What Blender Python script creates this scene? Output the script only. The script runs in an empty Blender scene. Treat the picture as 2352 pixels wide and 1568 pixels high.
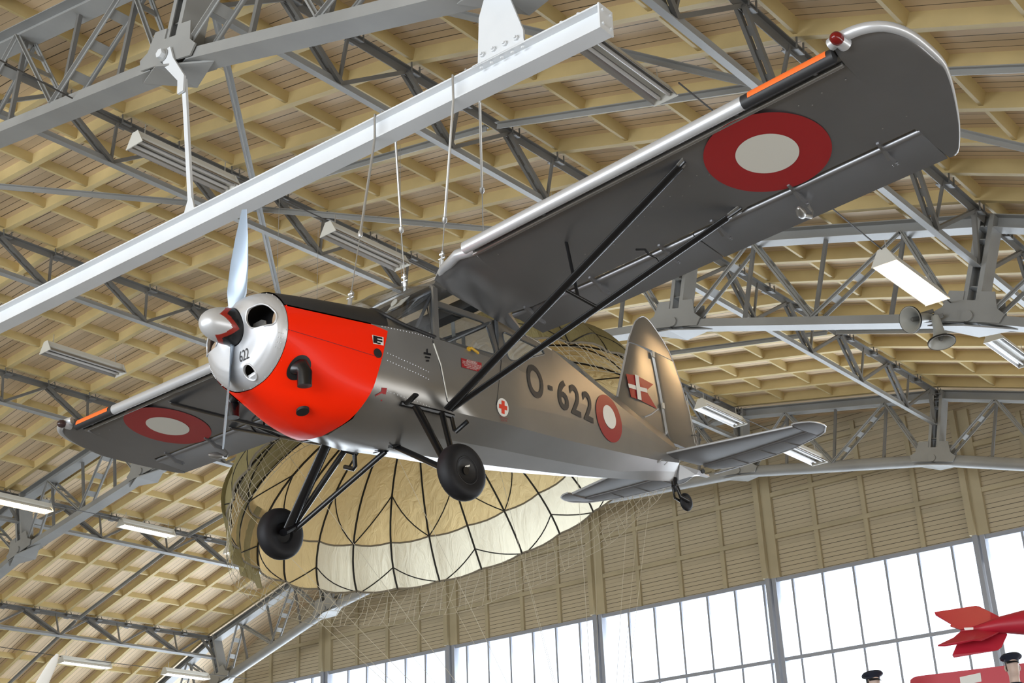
import bpy, bmesh, math, random
from mathutils import Vector as V, Matrix
from mathutils.bvhtree import BVHTree
random.seed(7)
sc = bpy.context.scene
COL = sc.collection
ZC = 1.6                                   # eye height of the photographer above the floor

# ------------------------------------------------------------------ camera
cd = bpy.data.cameras.new('camera'); cam = bpy.data.objects.new('camera', cd); COL.objects.link(cam)
RR = ((0.7681180060, 0.6390104975, -0.0407469372), (-0.2821476939, 0.2806548930, -0.9174014987), (-0.5747933608, 0.7161692643, 0.3958714150))
r_, d_, f_ = [V(v) for v in RR]
m = Matrix((r_, -d_, -f_)).transposed().to_4x4(); m.translation = (0, 0, ZC)
cam.matrix_world = m
cd.sensor_width = 36; cd.lens = 3150 / 2352 * 36; cd.clip_start = .1; cd.clip_end = 300
sc.camera = cam

# ------------------------------------------------------------------ view, sky, daylight
sc.view_settings.view_transform = 'Standard'; sc.view_settings.look = 'None'
sc.view_settings.gamma = 1; sc.view_settings.exposure = 0.0; sc.view_settings.use_curve_mapping = False
w = bpy.data.worlds.new('world'); sc.world = w; w.use_nodes = True
bg = w.node_tree.nodes['Background']; bg.inputs[0].default_value = (.86, .93, 1, 1); bg.inputs[1].default_value = 2.2

def area(name, loc, direction, sx, sy, power, color):
    l = bpy.data.lights.new(name, 'AREA'); l.shape = 'RECTANGLE'; l.size = sx; l.size_y = sy; l.energy = power; l.color = color
    o = bpy.data.objects.new(name, l); COL.objects.link(o); o.location = loc
    o.rotation_euler = V(direction).to_track_quat('-Z', 'Y').to_euler()
    return o
# daylight coming in through the end windows and the open hangar front, plus an added light from the right
area('daylight_end_window', (-18, 27.75, 5.0), (0, -1, 0), 38, 6.4, 5200, (.9, .96, 1))
area('daylight_hangar_front', (-12, -12.6, 4.2), (0, 1, 0), 30, 7.0, 4400, (.88, .94, 1))
area('added_right_light', (6.6, 10, 2.6), (-1, 0, 0), 24, 3.4, 700, (1, .96, .9))

# ------------------------------------------------------------------ materials
def mat(name, col, rough=.5, metal=0., spec=.5, noise=0., nscale=4., bump=0., emit=None, estr=0., coat=0.):
    m = bpy.data.materials.new(name); m.use_nodes = True; nt = m.node_tree; b = nt.nodes['Principled BSDF']
    b.inputs['Roughness'].default_value = rough; b.inputs['Metallic'].default_value = metal
    b.inputs['Specular IOR Level'].default_value = spec; b.inputs['Coat Weight'].default_value = coat
    c4 = (*col, 1)
    b.inputs['Base Color'].default_value = c4
    if noise or bump:
        tc = nt.nodes.new('ShaderNodeTexCoord'); n = nt.nodes.new('ShaderNodeTexNoise'); n.inputs['Scale'].default_value = nscale; n.inputs['Detail'].default_value = 6
        nt.links.new(tc.outputs['Object'], n.inputs['Vector'])
        if noise:
            r = nt.nodes.new('ShaderNodeValToRGB')
            r.color_ramp.elements[0].position = .3; r.color_ramp.elements[1].position = .7
            r.color_ramp.elements[0].color = (*[c * (1 - noise) for c in col], 1); r.color_ramp.elements[1].color = (*[min(1, c * (1 + noise * .6)) for c in col], 1)
            nt.links.new(n.outputs['Fac'], r.inputs['Fac']); nt.links.new(r.outputs['Color'], b.inputs['Base Color'])
        if bump:
            bp = nt.nodes.new('ShaderNodeBump'); bp.inputs['Strength'].default_value = bump; bp.inputs['Distance'].default_value = .02
            nt.links.new(n.outputs['Fac'], bp.inputs['Height']); nt.links.new(bp.outputs['Normal'], b.inputs['Normal'])
    if emit:
        b.inputs['Emission Color'].default_value = (*emit, 1); b.inputs['Emission Strength'].default_value = estr
    return m

def planks(name, col, axis, width, gap=.06, var=.16, rough=.6):
    """painted boards: joints every `width` metres along `axis` of the object's own coordinates"""
    m = mat(name, col, rough); nt = m.node_tree; b = nt.nodes['Principled BSDF']; N = nt.nodes.new; L = nt.links.new
    tc = N('ShaderNodeTexCoord'); sp = N('ShaderNodeSeparateXYZ'); L(tc.outputs['Object'], sp.inputs[0])
    dv = N('ShaderNodeMath'); dv.operation = 'DIVIDE'; dv.inputs[1].default_value = width; L(sp.outputs[axis], dv.inputs[0])
    fl = N('ShaderNodeMath'); fl.operation = 'FLOOR'; L(dv.outputs[0], fl.inputs[0])
    fr = N('ShaderNodeMath'); fr.operation = 'FRACT'; L(dv.outputs[0], fr.inputs[0])
    wn = N('ShaderNodeTexWhiteNoise'); wn.noise_dimensions = '1D'; L(fl.outputs[0], wn.inputs['W'])
    nz = N('ShaderNodeTexNoise'); nz.inputs['Scale'].default_value = .9; nz.inputs['Detail'].default_value = 5; L(tc.outputs['Object'], nz.inputs['Vector'])
    mx = N('ShaderNodeMath'); mx.operation = 'ADD'; L(wn.outputs['Value'], mx.inputs[0]); L(nz.outputs['Fac'], mx.inputs[1])
    r = N('ShaderNodeValToRGB'); r.color_ramp.elements[0].position = .2; r.color_ramp.elements[1].position = 1.5 / 1.8
    r.color_ramp.elements[0].color = (*[c * (1 - var) for c in col], 1); r.color_ramp.elements[1].color = (*[min(1, c * (1 + var)) for c in col], 1)
    L(mx.outputs[0], r.inputs['Fac'])
    # joint width changes from board to board, as the boards have shrunk
    gw = N('ShaderNodeMath'); gw.operation = 'MULTIPLY_ADD'; gw.inputs[1].default_value = gap * 1.5; gw.inputs[2].default_value = gap * .25; L(wn.outputs['Value'], gw.inputs[0])
    lt = N('ShaderNodeMath'); lt.operation = 'LESS_THAN'; L(fr.outputs[0], lt.inputs[0]); L(gw.outputs[0], lt.inputs[1])
    mc = N('ShaderNodeMixRGB'); mc.inputs[2].default_value = (*[c * .12 for c in col], 1); L(lt.outputs[0], mc.inputs[0]); L(r.outputs['Color'], mc.inputs[1])
    L(mc.outputs[0], b.inputs['Base Color'])
    return m

M = {}
M['deck'] = planks('painted_roof_boards', (.66, .51, .335), 1, .135, .07)
M['wallboard'] = planks('painted_wall_boards', (.44, .375, .26), 2, .098, .07)
M['joist'] = mat('cream_joist_paint', (.60, .47, .225), .55, noise=.15, nscale=1.2)
M['post_cream'] = mat('cream_post_paint', (.45, .385, .25), .5, noise=.12, nscale=1.5)
M['steel'] = mat('grey_truss_paint', (.30, .30, .29), .42, noise=.16, nscale=1.1)
M['steel_d'] = mat('grey_purlin_paint', (.165, .16, .15), .45, noise=.2, nscale=1.1)
M['white_steel'] = mat('white_beam_paint', (.72, .74, .76), .35, noise=.05, nscale=2)
M['frame'] = mat('window_frame_grey', (.33, .35, .40), .45)
M['floor'] = mat('concrete_floor', (.26, .245, .22), .45, noise=.25, nscale=.6)
M['plaster'] = mat('painted_wall', (.42, .38, .30), .7, noise=.1, nscale=.7)
M['silver'] = mat('silver_dope', (.29, .28, .265), .31, .65, noise=.07, nscale=2.2)
M['silver_hi'] = mat('bright_silver_paint', (.60, .61, .63), .34, .45, noise=.03, nscale=3)
M['tail'] = mat('tail_dope_shaded', (.20, .20, .21), .5, .5, noise=.08, nscale=2)  # same silver dope toned darker, shade under the tail put into the colour
M['wing'] = mat('silver_wing_fabric', (.27, .27, .278), .37, .84, noise=.09, nscale=1.6)
M['red'] = mat('glossy_orange_red', (1., .022, .001), .38, spec=.16, coat=.05)
M['orange'] = mat('orange_stripe', (.95, .17, .03), .4)
M['black'] = mat('gloss_black', (.006, .006, .007), .25)
M['matte'] = mat('matt_black', (.008, .008, .009), .55)
M['coam'] = mat('black_antiglare_paint', (.02, .02, .022), .5)
M['rubber'] = mat('black_tyre_rubber', (.006, .006, .008), .62, spec=.35, noise=.3, nscale=20)
M['roundel_red'] = mat('roundel_red', (.30, .012, .014), .4)
M['roundel_white'] = mat('roundel_white', (.62, .60, .54), .45)
M['white'] = mat('white_paint', (.78, .77, .73), .45)
M['sign_red'] = mat('sign_red', (.33, .015, .02), .4)
M['cross_red'] = mat('cross_red', (.7, .05, .02), .45)
M['yellow'] = mat('yellow_paint', (.62, .36, .03), .4)
M['spin_red'] = mat('dark_red_paint', (.30, .02, .012), .3)
M['blade'] = mat('pale_grey_blade_paint', (.30, .37, .46), .22, .25, coat=.4)
M['rod'] = mat('zinc_rod', (.55, .55, .54), .35, .7)
M['cable'] = mat('steel_wire', (.42, .42, .41), .4, .6)
M['wire'] = mat('thin_dark_wire', (.05, .045, .04), .6)
M['liner'] = mat('pale_cabin_lining', (.80, .76, .70), .7)
M['tube_in'] = mat('cabin_tube_paint', (.06, .065, .07), .4)
M['lens_red'] = mat('red_lamp_lens', (.16, .006, .006), .1)
M['lens_dark'] = mat('dark_lamp_lens', (.05, .03, .03), .15)
M['fins'] = mat('tan_engine_part', (.40, .28, .18), .6)
M['olive'] = mat('olive_cloth', (.19, .155, .05), .8)
M['olive_c'] = None
M['seam'] = mat('black_seam_tape', (.012, .011, .009), .7)
M['hoop'] = mat('grey_hoop_rope', (.22, .19, .14), .7)
M['net'] = mat('pale_net_cord', (.50, .45, .34), .8)
M['lamp_body'] = mat('white_lamp_enamel', (.62, .60, .54), .4)
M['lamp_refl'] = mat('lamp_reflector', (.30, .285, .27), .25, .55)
M['tube_off'] = mat('unlit_tube', (.50, .48, .46), .25)
M['tube_warm'] = mat('lit_tube_warm', (1, .9, .75), .3, emit=(1, .66, .33), estr=46)
M['tube_dim'] = mat('lit_tube_white', (1, 1, .95), .3, emit=(1, .97, .9), estr=5)
M['horn'] = mat('grey_horn_paint', (.40, .40, .37), .35)
M['horn_in'] = mat('horn_dark_inside', (.13, .13, .12), .5)
M['drone'] = mat('red_drone_paint', (.40, .012, .03), .4)
M['drone2'] = mat('bright_red_panel', (.55, .04, .06), .45)
M['navy'] = mat('navy_cloth', (.008, .012, .028), .7)
M['skin'] = mat('pale_skin', (.62, .47, .40), .5)
M['hair'] = mat('short_dark_hair', (.03, .022, .016), .7)
M['peel'] = mat('peeled_dark_patch', (.11, .10, .09), .7, noise=.5, nscale=9)

def cloth(name, col, trans):
    m = mat(name, col, .8, noise=.12, nscale=1.3); nt = m.node_tree; b = nt.nodes['Principled BSDF']; out = nt.nodes['Material Output']; N = nt.nodes.new; L = nt.links.new
    src = b.inputs['Base Color'].links[0].from_socket
    t = N('ShaderNodeBsdfTranslucent'); L(src, t.inputs['Color'])
    mx = N('ShaderNodeMixShader'); mx.inputs[0].default_value = trans; L(b.outputs[0], mx.inputs[1]); L(t.outputs[0], mx.inputs[2]); L(mx.outputs[0], out.inputs[0])
    # soft gathered creases
    tc = N('ShaderNodeTexCoord'); mp = N('ShaderNodeMapping'); mp.inputs['Scale'].default_value = (5.5, 5.5, 1.3); L(tc.outputs['Object'], mp.inputs[0])
    nz = N('ShaderNodeTexNoise'); nz.inputs['Scale'].default_value = 1.2; nz.inputs['Detail'].default_value = 4; nz.inputs['Distortion'].default_value = 1.2; L(mp.outputs[0], nz.inputs['Vector'])
    bp = N('ShaderNodeBump'); bp.inputs['Strength'].default_value = .55; bp.inputs['Distance'].default_value = .07; L(nz.outputs['Fac'], bp.inputs['Height'])
    L(bp.outputs[0], b.inputs['Normal']); L(bp.outputs[0], t.inputs['Normal'])
    return m
M['cream'] = cloth('cream_parachute_cloth', (.95, .88, .69), .72)
M['olive_c'] = cloth('olive_parachute_cloth', (.26, .22, .10), .3)
M['tan'] = cloth('tan_parachute_cloth', (.88, .69, .36), .66)

M['fabric'] = cloth('thin_doped_fabric', (.97, .95, .90), .95)
def glass(name, tint, gl):
    m = bpy.data.materials.new(name); m.use_nodes = True; nt = m.node_tree; nt.nodes.remove(nt.nodes['Principled BSDF']); N = nt.nodes.new; L = nt.links.new
    t = N('ShaderNodeBsdfTransparent'); t.inputs[0].default_value = (*tint, 1); g = N('ShaderNodeBsdfGlossy'); g.inputs['Roughness'].default_value = .04
    f = N('ShaderNodeLayerWeight'); pw = N('ShaderNodeMath'); pw.operation = 'POWER'; pw.inputs[1].default_value = 4; L(f.outputs['Facing'], pw.inputs[0])
    a = N('ShaderNodeMath'); a.operation = 'MULTIPLY_ADD'; a.inputs[1].default_value = .5; a.inputs[2].default_value = gl; L(pw.outputs[0], a.inputs[0])
    mx = N('ShaderNodeMixShader'); L(a.outputs[0], mx.inputs[0]); L(t.outputs[0], mx.inputs[1]); L(g.outputs[0], mx.inputs[2]); L(mx.outputs[0], nt.nodes['Material Output'].inputs[0])
    return m
M['glass'] = glass('cabin_perspex', (.88, .90, .92), .13)
M['pane'] = glass('window_glass', (.95, .97, 1), .03)

# ------------------------------------------------------------------ mesh builder
def catmull(pts, n):
    pts = [V(p) for p in pts]; k = len(pts) - 1; out = []
    for j in range(n):
        t = j / (n - 1) * k; i = min(int(t), k - 1); u = t - i
        p0 = pts[max(i - 1, 0)]; p1 = pts[i]; p2 = pts[i + 1]; p3 = pts[min(i + 2, k)]
        out.append(.5 * ((2 * p1) + (p2 - p0) * u + (2 * p0 - 5 * p1 + 4 * p2 - p3) * u * u + (3 * p1 - p0 - 3 * p2 + p3) * u ** 3))
    return out
def interp(x, xs, ys):
    if x <= xs[0]: return ys[0]
    for i in range(len(xs) - 1):
        if x <= xs[i + 1]:
            t = (x - xs[i]) / (xs[i + 1] - xs[i])
            return ys[i] + (ys[i + 1] - ys[i]) * t
    return ys[-1]
ORG = {}
class MB:
    def __init__(s): s.v = []; s.f = []; s.mi = []; s.cur = 0
    def add(s, vs, fs):
        b = len(s.v); s.v += [tuple(v) for v in vs]; s.f += [tuple(b + i for i in f) for f in fs]; s.mi += [s.cur] * len(fs); return s
    def bar(s, p0, p1, wd, ht, up=(0, 0, 1)):
        p0 = V(p0); p1 = V(p1); d = (p1 - p0).normalized(); u = V(up); u = (u - d * u.dot(d))
        if u.length < 1e-4: u = V((1, 0, 0)); u = u - d * u.dot(d)
        u.normalize(); r = d.cross(u)
        vs = [p + r * a * wd / 2 + u * b * ht / 2 for p in (p0, p1) for a, b in ((-1, -1), (1, -1), (1, 1), (-1, 1))]
        return s.add(vs, [(0, 1, 2, 3), (7, 6, 5, 4), (0, 4, 5, 1), (1, 5, 6, 2), (2, 6, 7, 3), (3, 7, 4, 0)])
    def box(s, a, b):
        a = V(a); b = V(b); vs = [(x, y, z) for z in (a.z, b.z) for x, y in ((a.x, a.y), (b.x, a.y), (b.x, b.y), (a.x, b.y))]
        return s.add(vs, [(3, 2, 1, 0), (4, 5, 6, 7), (0, 1, 5, 4), (1, 2, 6, 5), (2, 3, 7, 6), (3, 0, 4, 7)])
    def tube(s, pts, r, n=8, rb=None, up=(0, 0, 1), cap=True):
        """sweep: r and rb are the two half axes (rb along `up`); both may be lists"""
        pts = [V(p) for p in pts]; k = len(pts); rows = []; pu = None
        for i, p in enumerate(pts):
            d = (pts[min(i + 1, k - 1)] - pts[max(i - 1, 0)]).normalized(); u = V(up) if pu is None else pu
            u = u - d * u.dot(d)
            if u.length < 1e-3: u = V((0, 1, 0)) - d * d.y
            if u.length < 1e-3: u = V((1, 0, 0)) - d * d.x
            u.normalize(); pu = u; q = d.cross(u)
            ra = r[i] if isinstance(r, (list, tuple)) else r
            rv = ra if rb is None else (rb[i] if isinstance(rb, (list, tuple)) else rb)
            rows.append([p + q * ra * math.cos(2 * math.pi * j / n) + u * rv * math.sin(2 * math.pi * j / n) for j in range(n)])
        return s.loft(rows, True, cap)
    def loft(s, rows, closed=False, cap=False):
        n = len(rows[0]); vs = [p for r in rows for p in r]; fs = []
        for i in range(len(rows) - 1):
            for j in range(n if closed else n - 1):
                a = i * n + j; b = i * n + (j + 1) % n
                fs.append((a, b, b + n, a + n))
        if cap:
            fs.append(tuple(range(n - 1, -1, -1))); fs.append(tuple(range((len(rows) - 1) * n, len(rows) * n)))
        return s.add(vs, fs)
    def lathe(s, prof, o, ax, n=32, cap=True):
        ax = V(ax).normalized(); o = V(o); u = ax.orthogonal().normalized(); q = ax.cross(u)
        rows = [[o + ax * h + (u * math.cos(2 * math.pi * j / n) + q * math.sin(2 * math.pi * j / n)) * r for j in range(n)] for r, h in prof]
        return s.loft(rows, True, cap)
    def prism(s, poly, vec):
        n = len(poly); poly = [V(p) for p in poly]; vec = V(vec)
        return s.add(poly + [p + vec for p in poly], [tuple(range(n - 1, -1, -1)), tuple(range(n, 2 * n))] + [(i, (i + 1) % n, n + (i + 1) % n, n + i) for i in range(n)])
    def disc(s, c, u, v, n=48, r0=0., th=None):
        c = V(c); u = V(u); v = V(v)
        ring = [c + u * math.cos(2 * math.pi * j / n) + v * math.sin(2 * math.pi * j / n) for j in range(n)]
        if r0 <= 0: return s.prism(ring, th) if th else s.add(ring, [tuple(range(n))])
        inn = [c + (p - c) * r0 for p in ring]
        return s.add(ring + inn, [(j, (j + 1) % n, n + (j + 1) % n, n + j) for j in range(n)])
    def build(s, name, mats, parent=None, org=(0, 0, 0), smooth=40, kind=None, mesh_fix=True, stringers=False):
        if not isinstance(mats, (list, tuple)): mats = [mats]
        if parent is not None: org = ORG[parent.name]
        me = bpy.data.meshes.new(name); ox, oy, oz = org
        me.from_pydata([(x - ox, y - oy, z - oz) for x, y, z in s.v], [], s.f)
        for m in mats: me.materials.append(m)
        if len(mats) > 1:
            for p, i in zip(me.polygons, s.mi): p.material_index = i
        if mesh_fix:
            bm = bmesh.new(); bm.from_mesh(me); bmesh.ops.remove_doubles(bm, verts=bm.verts, dist=1e-5); bmesh.ops.recalc_face_normals(bm, faces=bm.faces); bm.to_mesh(me); bm.free()
        if smooth:
            me.shade_smooth(); me.set_sharp_from_angle(angle=math.radians(smooth))
        if stringers:                        # creases run along the body, none across it
            for e in me.edges:
                d = me.vertices[e.vertices[0]].co - me.vertices[e.vertices[1]].co
                e.use_edge_sharp = abs(d.y) > .6 * d.length and min(me.vertices[k].co.y for k in e.vertices) > 1.95
        o = bpy.data.objects.new(name, me); COL.objects.link(o)
        if parent is not None: o.parent = parent
        else: o.location = (ox, oy, oz + ZC)
        ORG[o.name] = org
        if kind: o['kind'] = kind
        return o
def tag(o, label, cat, group=None):
    o['label'] = label; o['category'] = cat
    if group: o['group'] = group
    return o
def thing(name, label, cat, loc, group=None):
    """an Empty at the thing's base; loc is measured from the eye"""
    o = bpy.data.objects.new(name, None); COL.objects.link(o); o.empty_display_size = .2
    o.location = (loc[0], loc[1], loc[2] + ZC); ORG[o.name] = tuple(loc)
    return tag(o, label, cat, group)

# ------------------------------------------------------------------ the hall
X = lambda i: -27.16 + 4.338 * i
def AR(i, h=0.):                           # the arch: pin line at node i, offset h along its normal
    s = -.12 * (i - 2); n = V((-s, 0, 1)).normalized()
    return V((X(i), 0, 9.28 - .26 * (i - 2) ** 2)) + n * h
def seg(t, h):                             # a point on the faceted arch, t in node units
    i = math.floor(t + 1e-9); u = t - i
    return AR(i, h).lerp(AR(i + 1, h), u)
def at(p, y): return V((p.x, y, p.z))
T1, T2, T3, YW = 7.03, 16.23, 25.42, 27.2
FL = -ZC
I0, I1 = -4, 7.4
# floor, side walls, front wall
MB().box((-46, -13.2, FL - .2), (8, 28.2, FL)).build('floor', M['floor'], kind='structure')
def side_wall(name, x, top): MB().box((x, -13.2, FL), (x + .3, 28.2, top)).build(name, M['plaster'], kind='structure')
side_wall('wall_left', X(I0) - .4, 3.2)
mb = MB(); x1 = X(I1)
mb.box((x1, -13.2, FL), (x1 + .3, -2, 3.2)); mb.box((x1, -2, 2.6), (x1 + .3, 22, 3.2)); mb.box((x1, 22, FL), (x1 + .3, 28.2, 3.2)); mb.box((x1, -2, FL), (x1 + .3, 22, -.7))
mb.build('wall_right', M['plaster'], kind='structure')
mb = MB(); yf = -12.2
mb.box((-46, yf - .3, 6.4), (8, yf, 12.5)); mb.box((-46, yf - .3, FL), (-28, yf, 6.4)); mb.box((4, yf - .3, FL), (8, yf, 6.4)); mb.box((-28, yf - .3, FL), (4, yf, -.9))
mb.build('wall_front', M['plaster'], kind='structure')
# roof boards, laid on the rafters along the slope
def roof_rows(h, y0, y1):
    return [[at(AR(i, h), y0), at(AR(i, h), y1)] for i in range(I0, 9)]
mb = MB(); mb.loft(roof_rows(1.645, -12.6, 27.6)); mb.loft(roof_rows(1.74, -12.6, 27.6))
ceil = mb.build('ceiling', M['deck'], kind='structure', smooth=0)
for k in range(34):
    y = 25.25 - .945 * k
    mb = MB(); hh = .0
    for i in range(I0, 8):
        a0, a1 = AR(i, 1.47), AR(i + 1, 1.47); b0, b1 = AR(i, 1.65), AR(i + 1, 1.65)
        mb.add([at(p, yy) for yy in (y - .03, y + .03) for p in (a0, a1, b1, b0)], [(0, 1, 2, 3), (7, 6, 5, 4), (0, 4, 5, 1), (1, 5, 6, 2), (2, 6, 7, 3), (3, 7, 4, 0)])
        c0, c1 = AR(i, 1.455), AR(i + 1, 1.455)      # lighter cover strip along the rafter's foot
        mb.add([at(p, yy) for yy in (y - .045, y + .045) for p in (c0, c1, a1 + V((0, 0, .012)), a0 + V((0, 0, .012)))], [(0, 1, 2, 3), (7, 6, 5, 4), (0, 4, 5, 1), (1, 5, 6, 2), (2, 6, 7, 3), (3, 7, 4, 0)])
    mb.build('rafter', M['joist'], ceil, smooth=0)
for i in range(-3, 8):
    for u in (.0, .25, .5, .75):
        p = seg(i + u, 1.49); q = seg(i + u, 1.648); mb = MB()
        mb.bar(at(p.lerp(q, .5), -6), at(p.lerp(q, .5), 25.25), .05, (q - p).length, q - p)
        mb.build('noggin', M['joist'], ceil, smooth=0)

# main trusses -------------------------------------------------------------
def ladder(p0, p1, wd=.25, a=.06, n=None):
    """two angle bars with batten plates between them; the pair is spread along the hall"""
    mb = MB(); p0 = V(p0); p1 = V(p1); L = (p1 - p0).length
    for s in (-1, 1):
        o = V((0, s * wd / 2, 0)); mb.bar(p0 + o, p1 + o, .012, a, (0, 1, 0)); mb.bar(p0 + o * .9, p1 + o * .9, a, .012, (0, 1, 0))
    n = n or max(2, int(L / .36)); d = (p1 - p0) / L
    for k in range(1, n):
        c = p0 + (p1 - p0) * k / n
        mb.bar(c - d * .06, c + d * .06, .01, wd, (0, 1, 0))
    return mb
def main_truss(y, a, b, label, pipe=False):
    b_ = AR(a); t = thing('roof_truss', label, 'roof truss', (b_.x, y, b_.z))
    for i in range(a, b):
        P0, P1 = at(AR(i), y), at(AR(i + 1), y); d = (P1 - P0).normalized(); n = V((-d.z, 0, d.x))
        mb = MB()
        if pipe: mb.tube([P0, P1], .125, 14, up=(0, 1, 0))
        else:
            mb.bar(P0 + d * .3, P1 - d * .3, .27, .12, n)
            for e, s in ((P0, 1), (P1, -1)):
                mb.loft([[e + d * s * .1 + V((0, yy, 0)) + n * zz for yy, zz in ((-.05, -.05), (.05, -.05), (.05, .05), (-.05, .05))],
                         [e + d * s * .32 + V((0, yy, 0)) + n * zz for yy, zz in ((-.135, -.06), (.135, -.06), (.135, .06), (-.135, .06))]], True, True)
        mb.build('lower_chord', M['steel'], t, smooth=40 if pipe else 0)
        Q0, Q1 = at(AR(i, 1.4), y), at(AR(i + 1, 1.4), y)
        mb = MB(); mb.bar(Q0, Q1, .26, .012, n); mb.bar(Q0 - n * .17, Q1 - n * .17, .26, .012, n); mb.bar(Q0 - n * .085, Q1 - n * .085, .012, .17, n)
        mb.build('upper_chord', M['steel'], t, smooth=0)
        f = [P0.lerp(P1, u) for u in (.06, .25, .5, .75, .94)]; g = [Q0.lerp(Q1, u) - n * .16 for u in (.06, .25, .5, .75, .94)]
        for p, q in ((f[0] + n * .12, g[1]), (g[1], f[2] + n * .05), (f[2] + n * .05, g[3]), (g[3], f[4] + n * .12)):
            ladder(p, q).build('diagonal_brace', M['steel'], t, smooth=0)
        for k in (1, 2, 3):
            MB().bar(f[k], g[k], .05, .05, (0, 1, 0)).build('hanger_bar', M['steel_d'], t, smooth=0)
    for i in range(a, b + 1):
        P, Q = at(AR(i, .1), y), at(AR(i, 1.38), y); d = (Q - P).normalized(); r = V((d.z, 0, -d.x)); mb = MB()
        for s in (-1, 1):
            mb.bar(P + r * s * .11, Q + r * s * .11, .012, .30, (0, 1, 0))
            for e in (-1, 1): mb.bar(P + r * s * .085 + V((0, e * .145, 0)), Q + r * s * .085 + V((0, e * .145, 0)), .06, .012, (0, 1, 0))
        for k in range(1, 4):
            c = P.lerp(Q, k / 4); mb.bar(c - r * .1, c + r * .1, .012, .2, (0, 1, 0))
        mb.build('post', M['steel'], t, smooth=0)
        P = at(AR(i), y); mb = MB()
        for yy in (-.17, .15):
            poly = [P + r * a_ + d * c_ + V((0, yy, 0)) for a_, c_ in ((-.42, -.07), (.42, -.07), (.47, .05), (.36, .12), (.30, .34), (.10, .34), (.10, .22), (-.10, .22), (-.10, .34), (-.30, .34), (-.36, .12), (-.47, .05))]
            mb.prism(poly, (0, .02, 0))
        mb.loft([[P + r * a_ - d * .09 + V((0, yy, 0)) for yy in (-.06, .06)] for a_ in (-.55, 0, .55)])
        mb.prism([P + r * a_ + V((0, yy, 0)) - d * (.10 if abs(a_) > .3 else .15) for a_, yy in ((-.6, 0), (0, -.26), (.6, 0), (0, .26))], d * .02)
        gp = mb.build('gusset_plate', M['steel'], t, smooth=0)
        MB().lathe([(.075, -.21), (.075, .19)], P, (0, 1, 0), 16).build('pin', M['steel'], gp)
    return t
main_truss(T1, 3, 6, 'nearest grey lattice roof truss, crossing the top left corner above the white beam')
main_truss(T2, -1, 7, 'middle grey lattice roof truss with flat lower chord that carries the loudspeakers')
main_truss(T3, -3, 7, 'farthest grey lattice roof truss with a round pipe lower chord before the boarded wall', True)

# lattice purlins ------------------------------------------------------------
rows = {-2: 'fourth row left of the roof crown', -1: 'third row left of the roof crown', 0: 'second row left of the roof crown', 1: 'first row left of the roof crown', 2: 'row right under the roof crown',
        3: 'first row right of the roof crown', 4: 'second row right of the roof crown', 5: 'third row right of the roof crown', 6: 'fourth row right of the roof crown'}
def purlin(i, y0, y1, bay):
    hb, ht = .68, 1.36
    p = AR(i, hb); t = thing('lattice_purlin', 'lattice purlin %s, %s' % (bay, rows[i]), 'purlin', (p.x, y0, p.z), 'lattice purlins under the roof')
    n = (AR(i, 1) - AR(i, 0)); n.normalize()
    mb = MB(); a, b = at(AR(i, ht), y0 + .16), at(AR(i, ht), y1 - .16)
    mb.bar(a, b, .13, .012, n); mb.bar(a - n * .05, b - n * .05, .012, .1, n)
    k = 0
    while 25.25 - .945 * k > y0:                               # bent straps that hold the rafters down
        yy = 25.25 - .945 * k; k += 1
        if yy < y1 - .1 and yy > y0 + .2:
            c = at(AR(i, ht), yy); e = n.cross(V((0, 1, 0)))
            for s in (-.07, .07): mb.bar(c + V((0, s, 0)) + e * .08 - n * .05, c + V((0, s, 0)) + e * .05 + n * .075, .018, .012, (0, 1, 0)); mb.bar(c + V((0, s, 0)) - e * .08 - n * .05, c + V((0, s, 0)) - e * .05 + n * .075, .018, .012, (0, 1, 0))
            mb.bar(c - e * .1 - n * .06, c + e * .1 - n * .06, .14, .012, n)
    mb.build('upper_chord', M['steel_d'], t, smooth=0)
    mb = MB(); a, b = at(AR(i, hb), y0 + .13), at(AR(i, hb), y1 - .13); mb.bar(a, b, .11, .012, n); mb.bar(a + n * .045, b + n * .045, .012, .09, n)
    mb.build('lower_chord', M['steel'], t, smooth=0)
    f = [at(AR(i, hb + .03), y1 - 1.45 - 1.9 * k) for k in range(4)]; g = [at(AR(i, ht - .06), y1 - .5 - 1.9 * k) for k in range(5)]
    for k in range(4):
        mb = MB(); e = n.cross(V((0, 1, 0)))
        for s in (-.045, .045): mb.bar(f[k] + e * s, g[k + 1] + e * s, .045, .05, n)
        for u in (.25, .5, .75): mb.bar(f[k].lerp(g[k + 1], u - .05), f[k].lerp(g[k + 1], u + .05), .1, .012, n)
        mb.build('diagonal_brace', M['steel_d'], t, smooth=0)
        MB().bar(f[k], g[k], .05, .05, n).build('diagonal_brace', M['steel_d'], t, smooth=0)
        MB().bar(f[k], f[k] + n * .63, .035, .035, (0, 1, 0)).build('hanger_bar', M['steel_d'], t, smooth=0)
    MB().bar(g[4], at(AR(i, hb + .03), y0 + .14), .05, .05, n).build('end_brace', M['steel_d'], t, smooth=0)
    MB().bar(g[0], at(AR(i, hb + .03), y1 - .14), .06, .05, n).build('end_brace', M['steel_d'], t, smooth=0)
for i in range(3, 6): purlin(i, -2.2, T1, 'before the nearest truss')
for i in range(0, 7): purlin(i, T1, T2, 'from nearest to middle truss')
for i in range(-2, 7): purlin(i, T2, T3, 'from middle to farthest truss')

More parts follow.
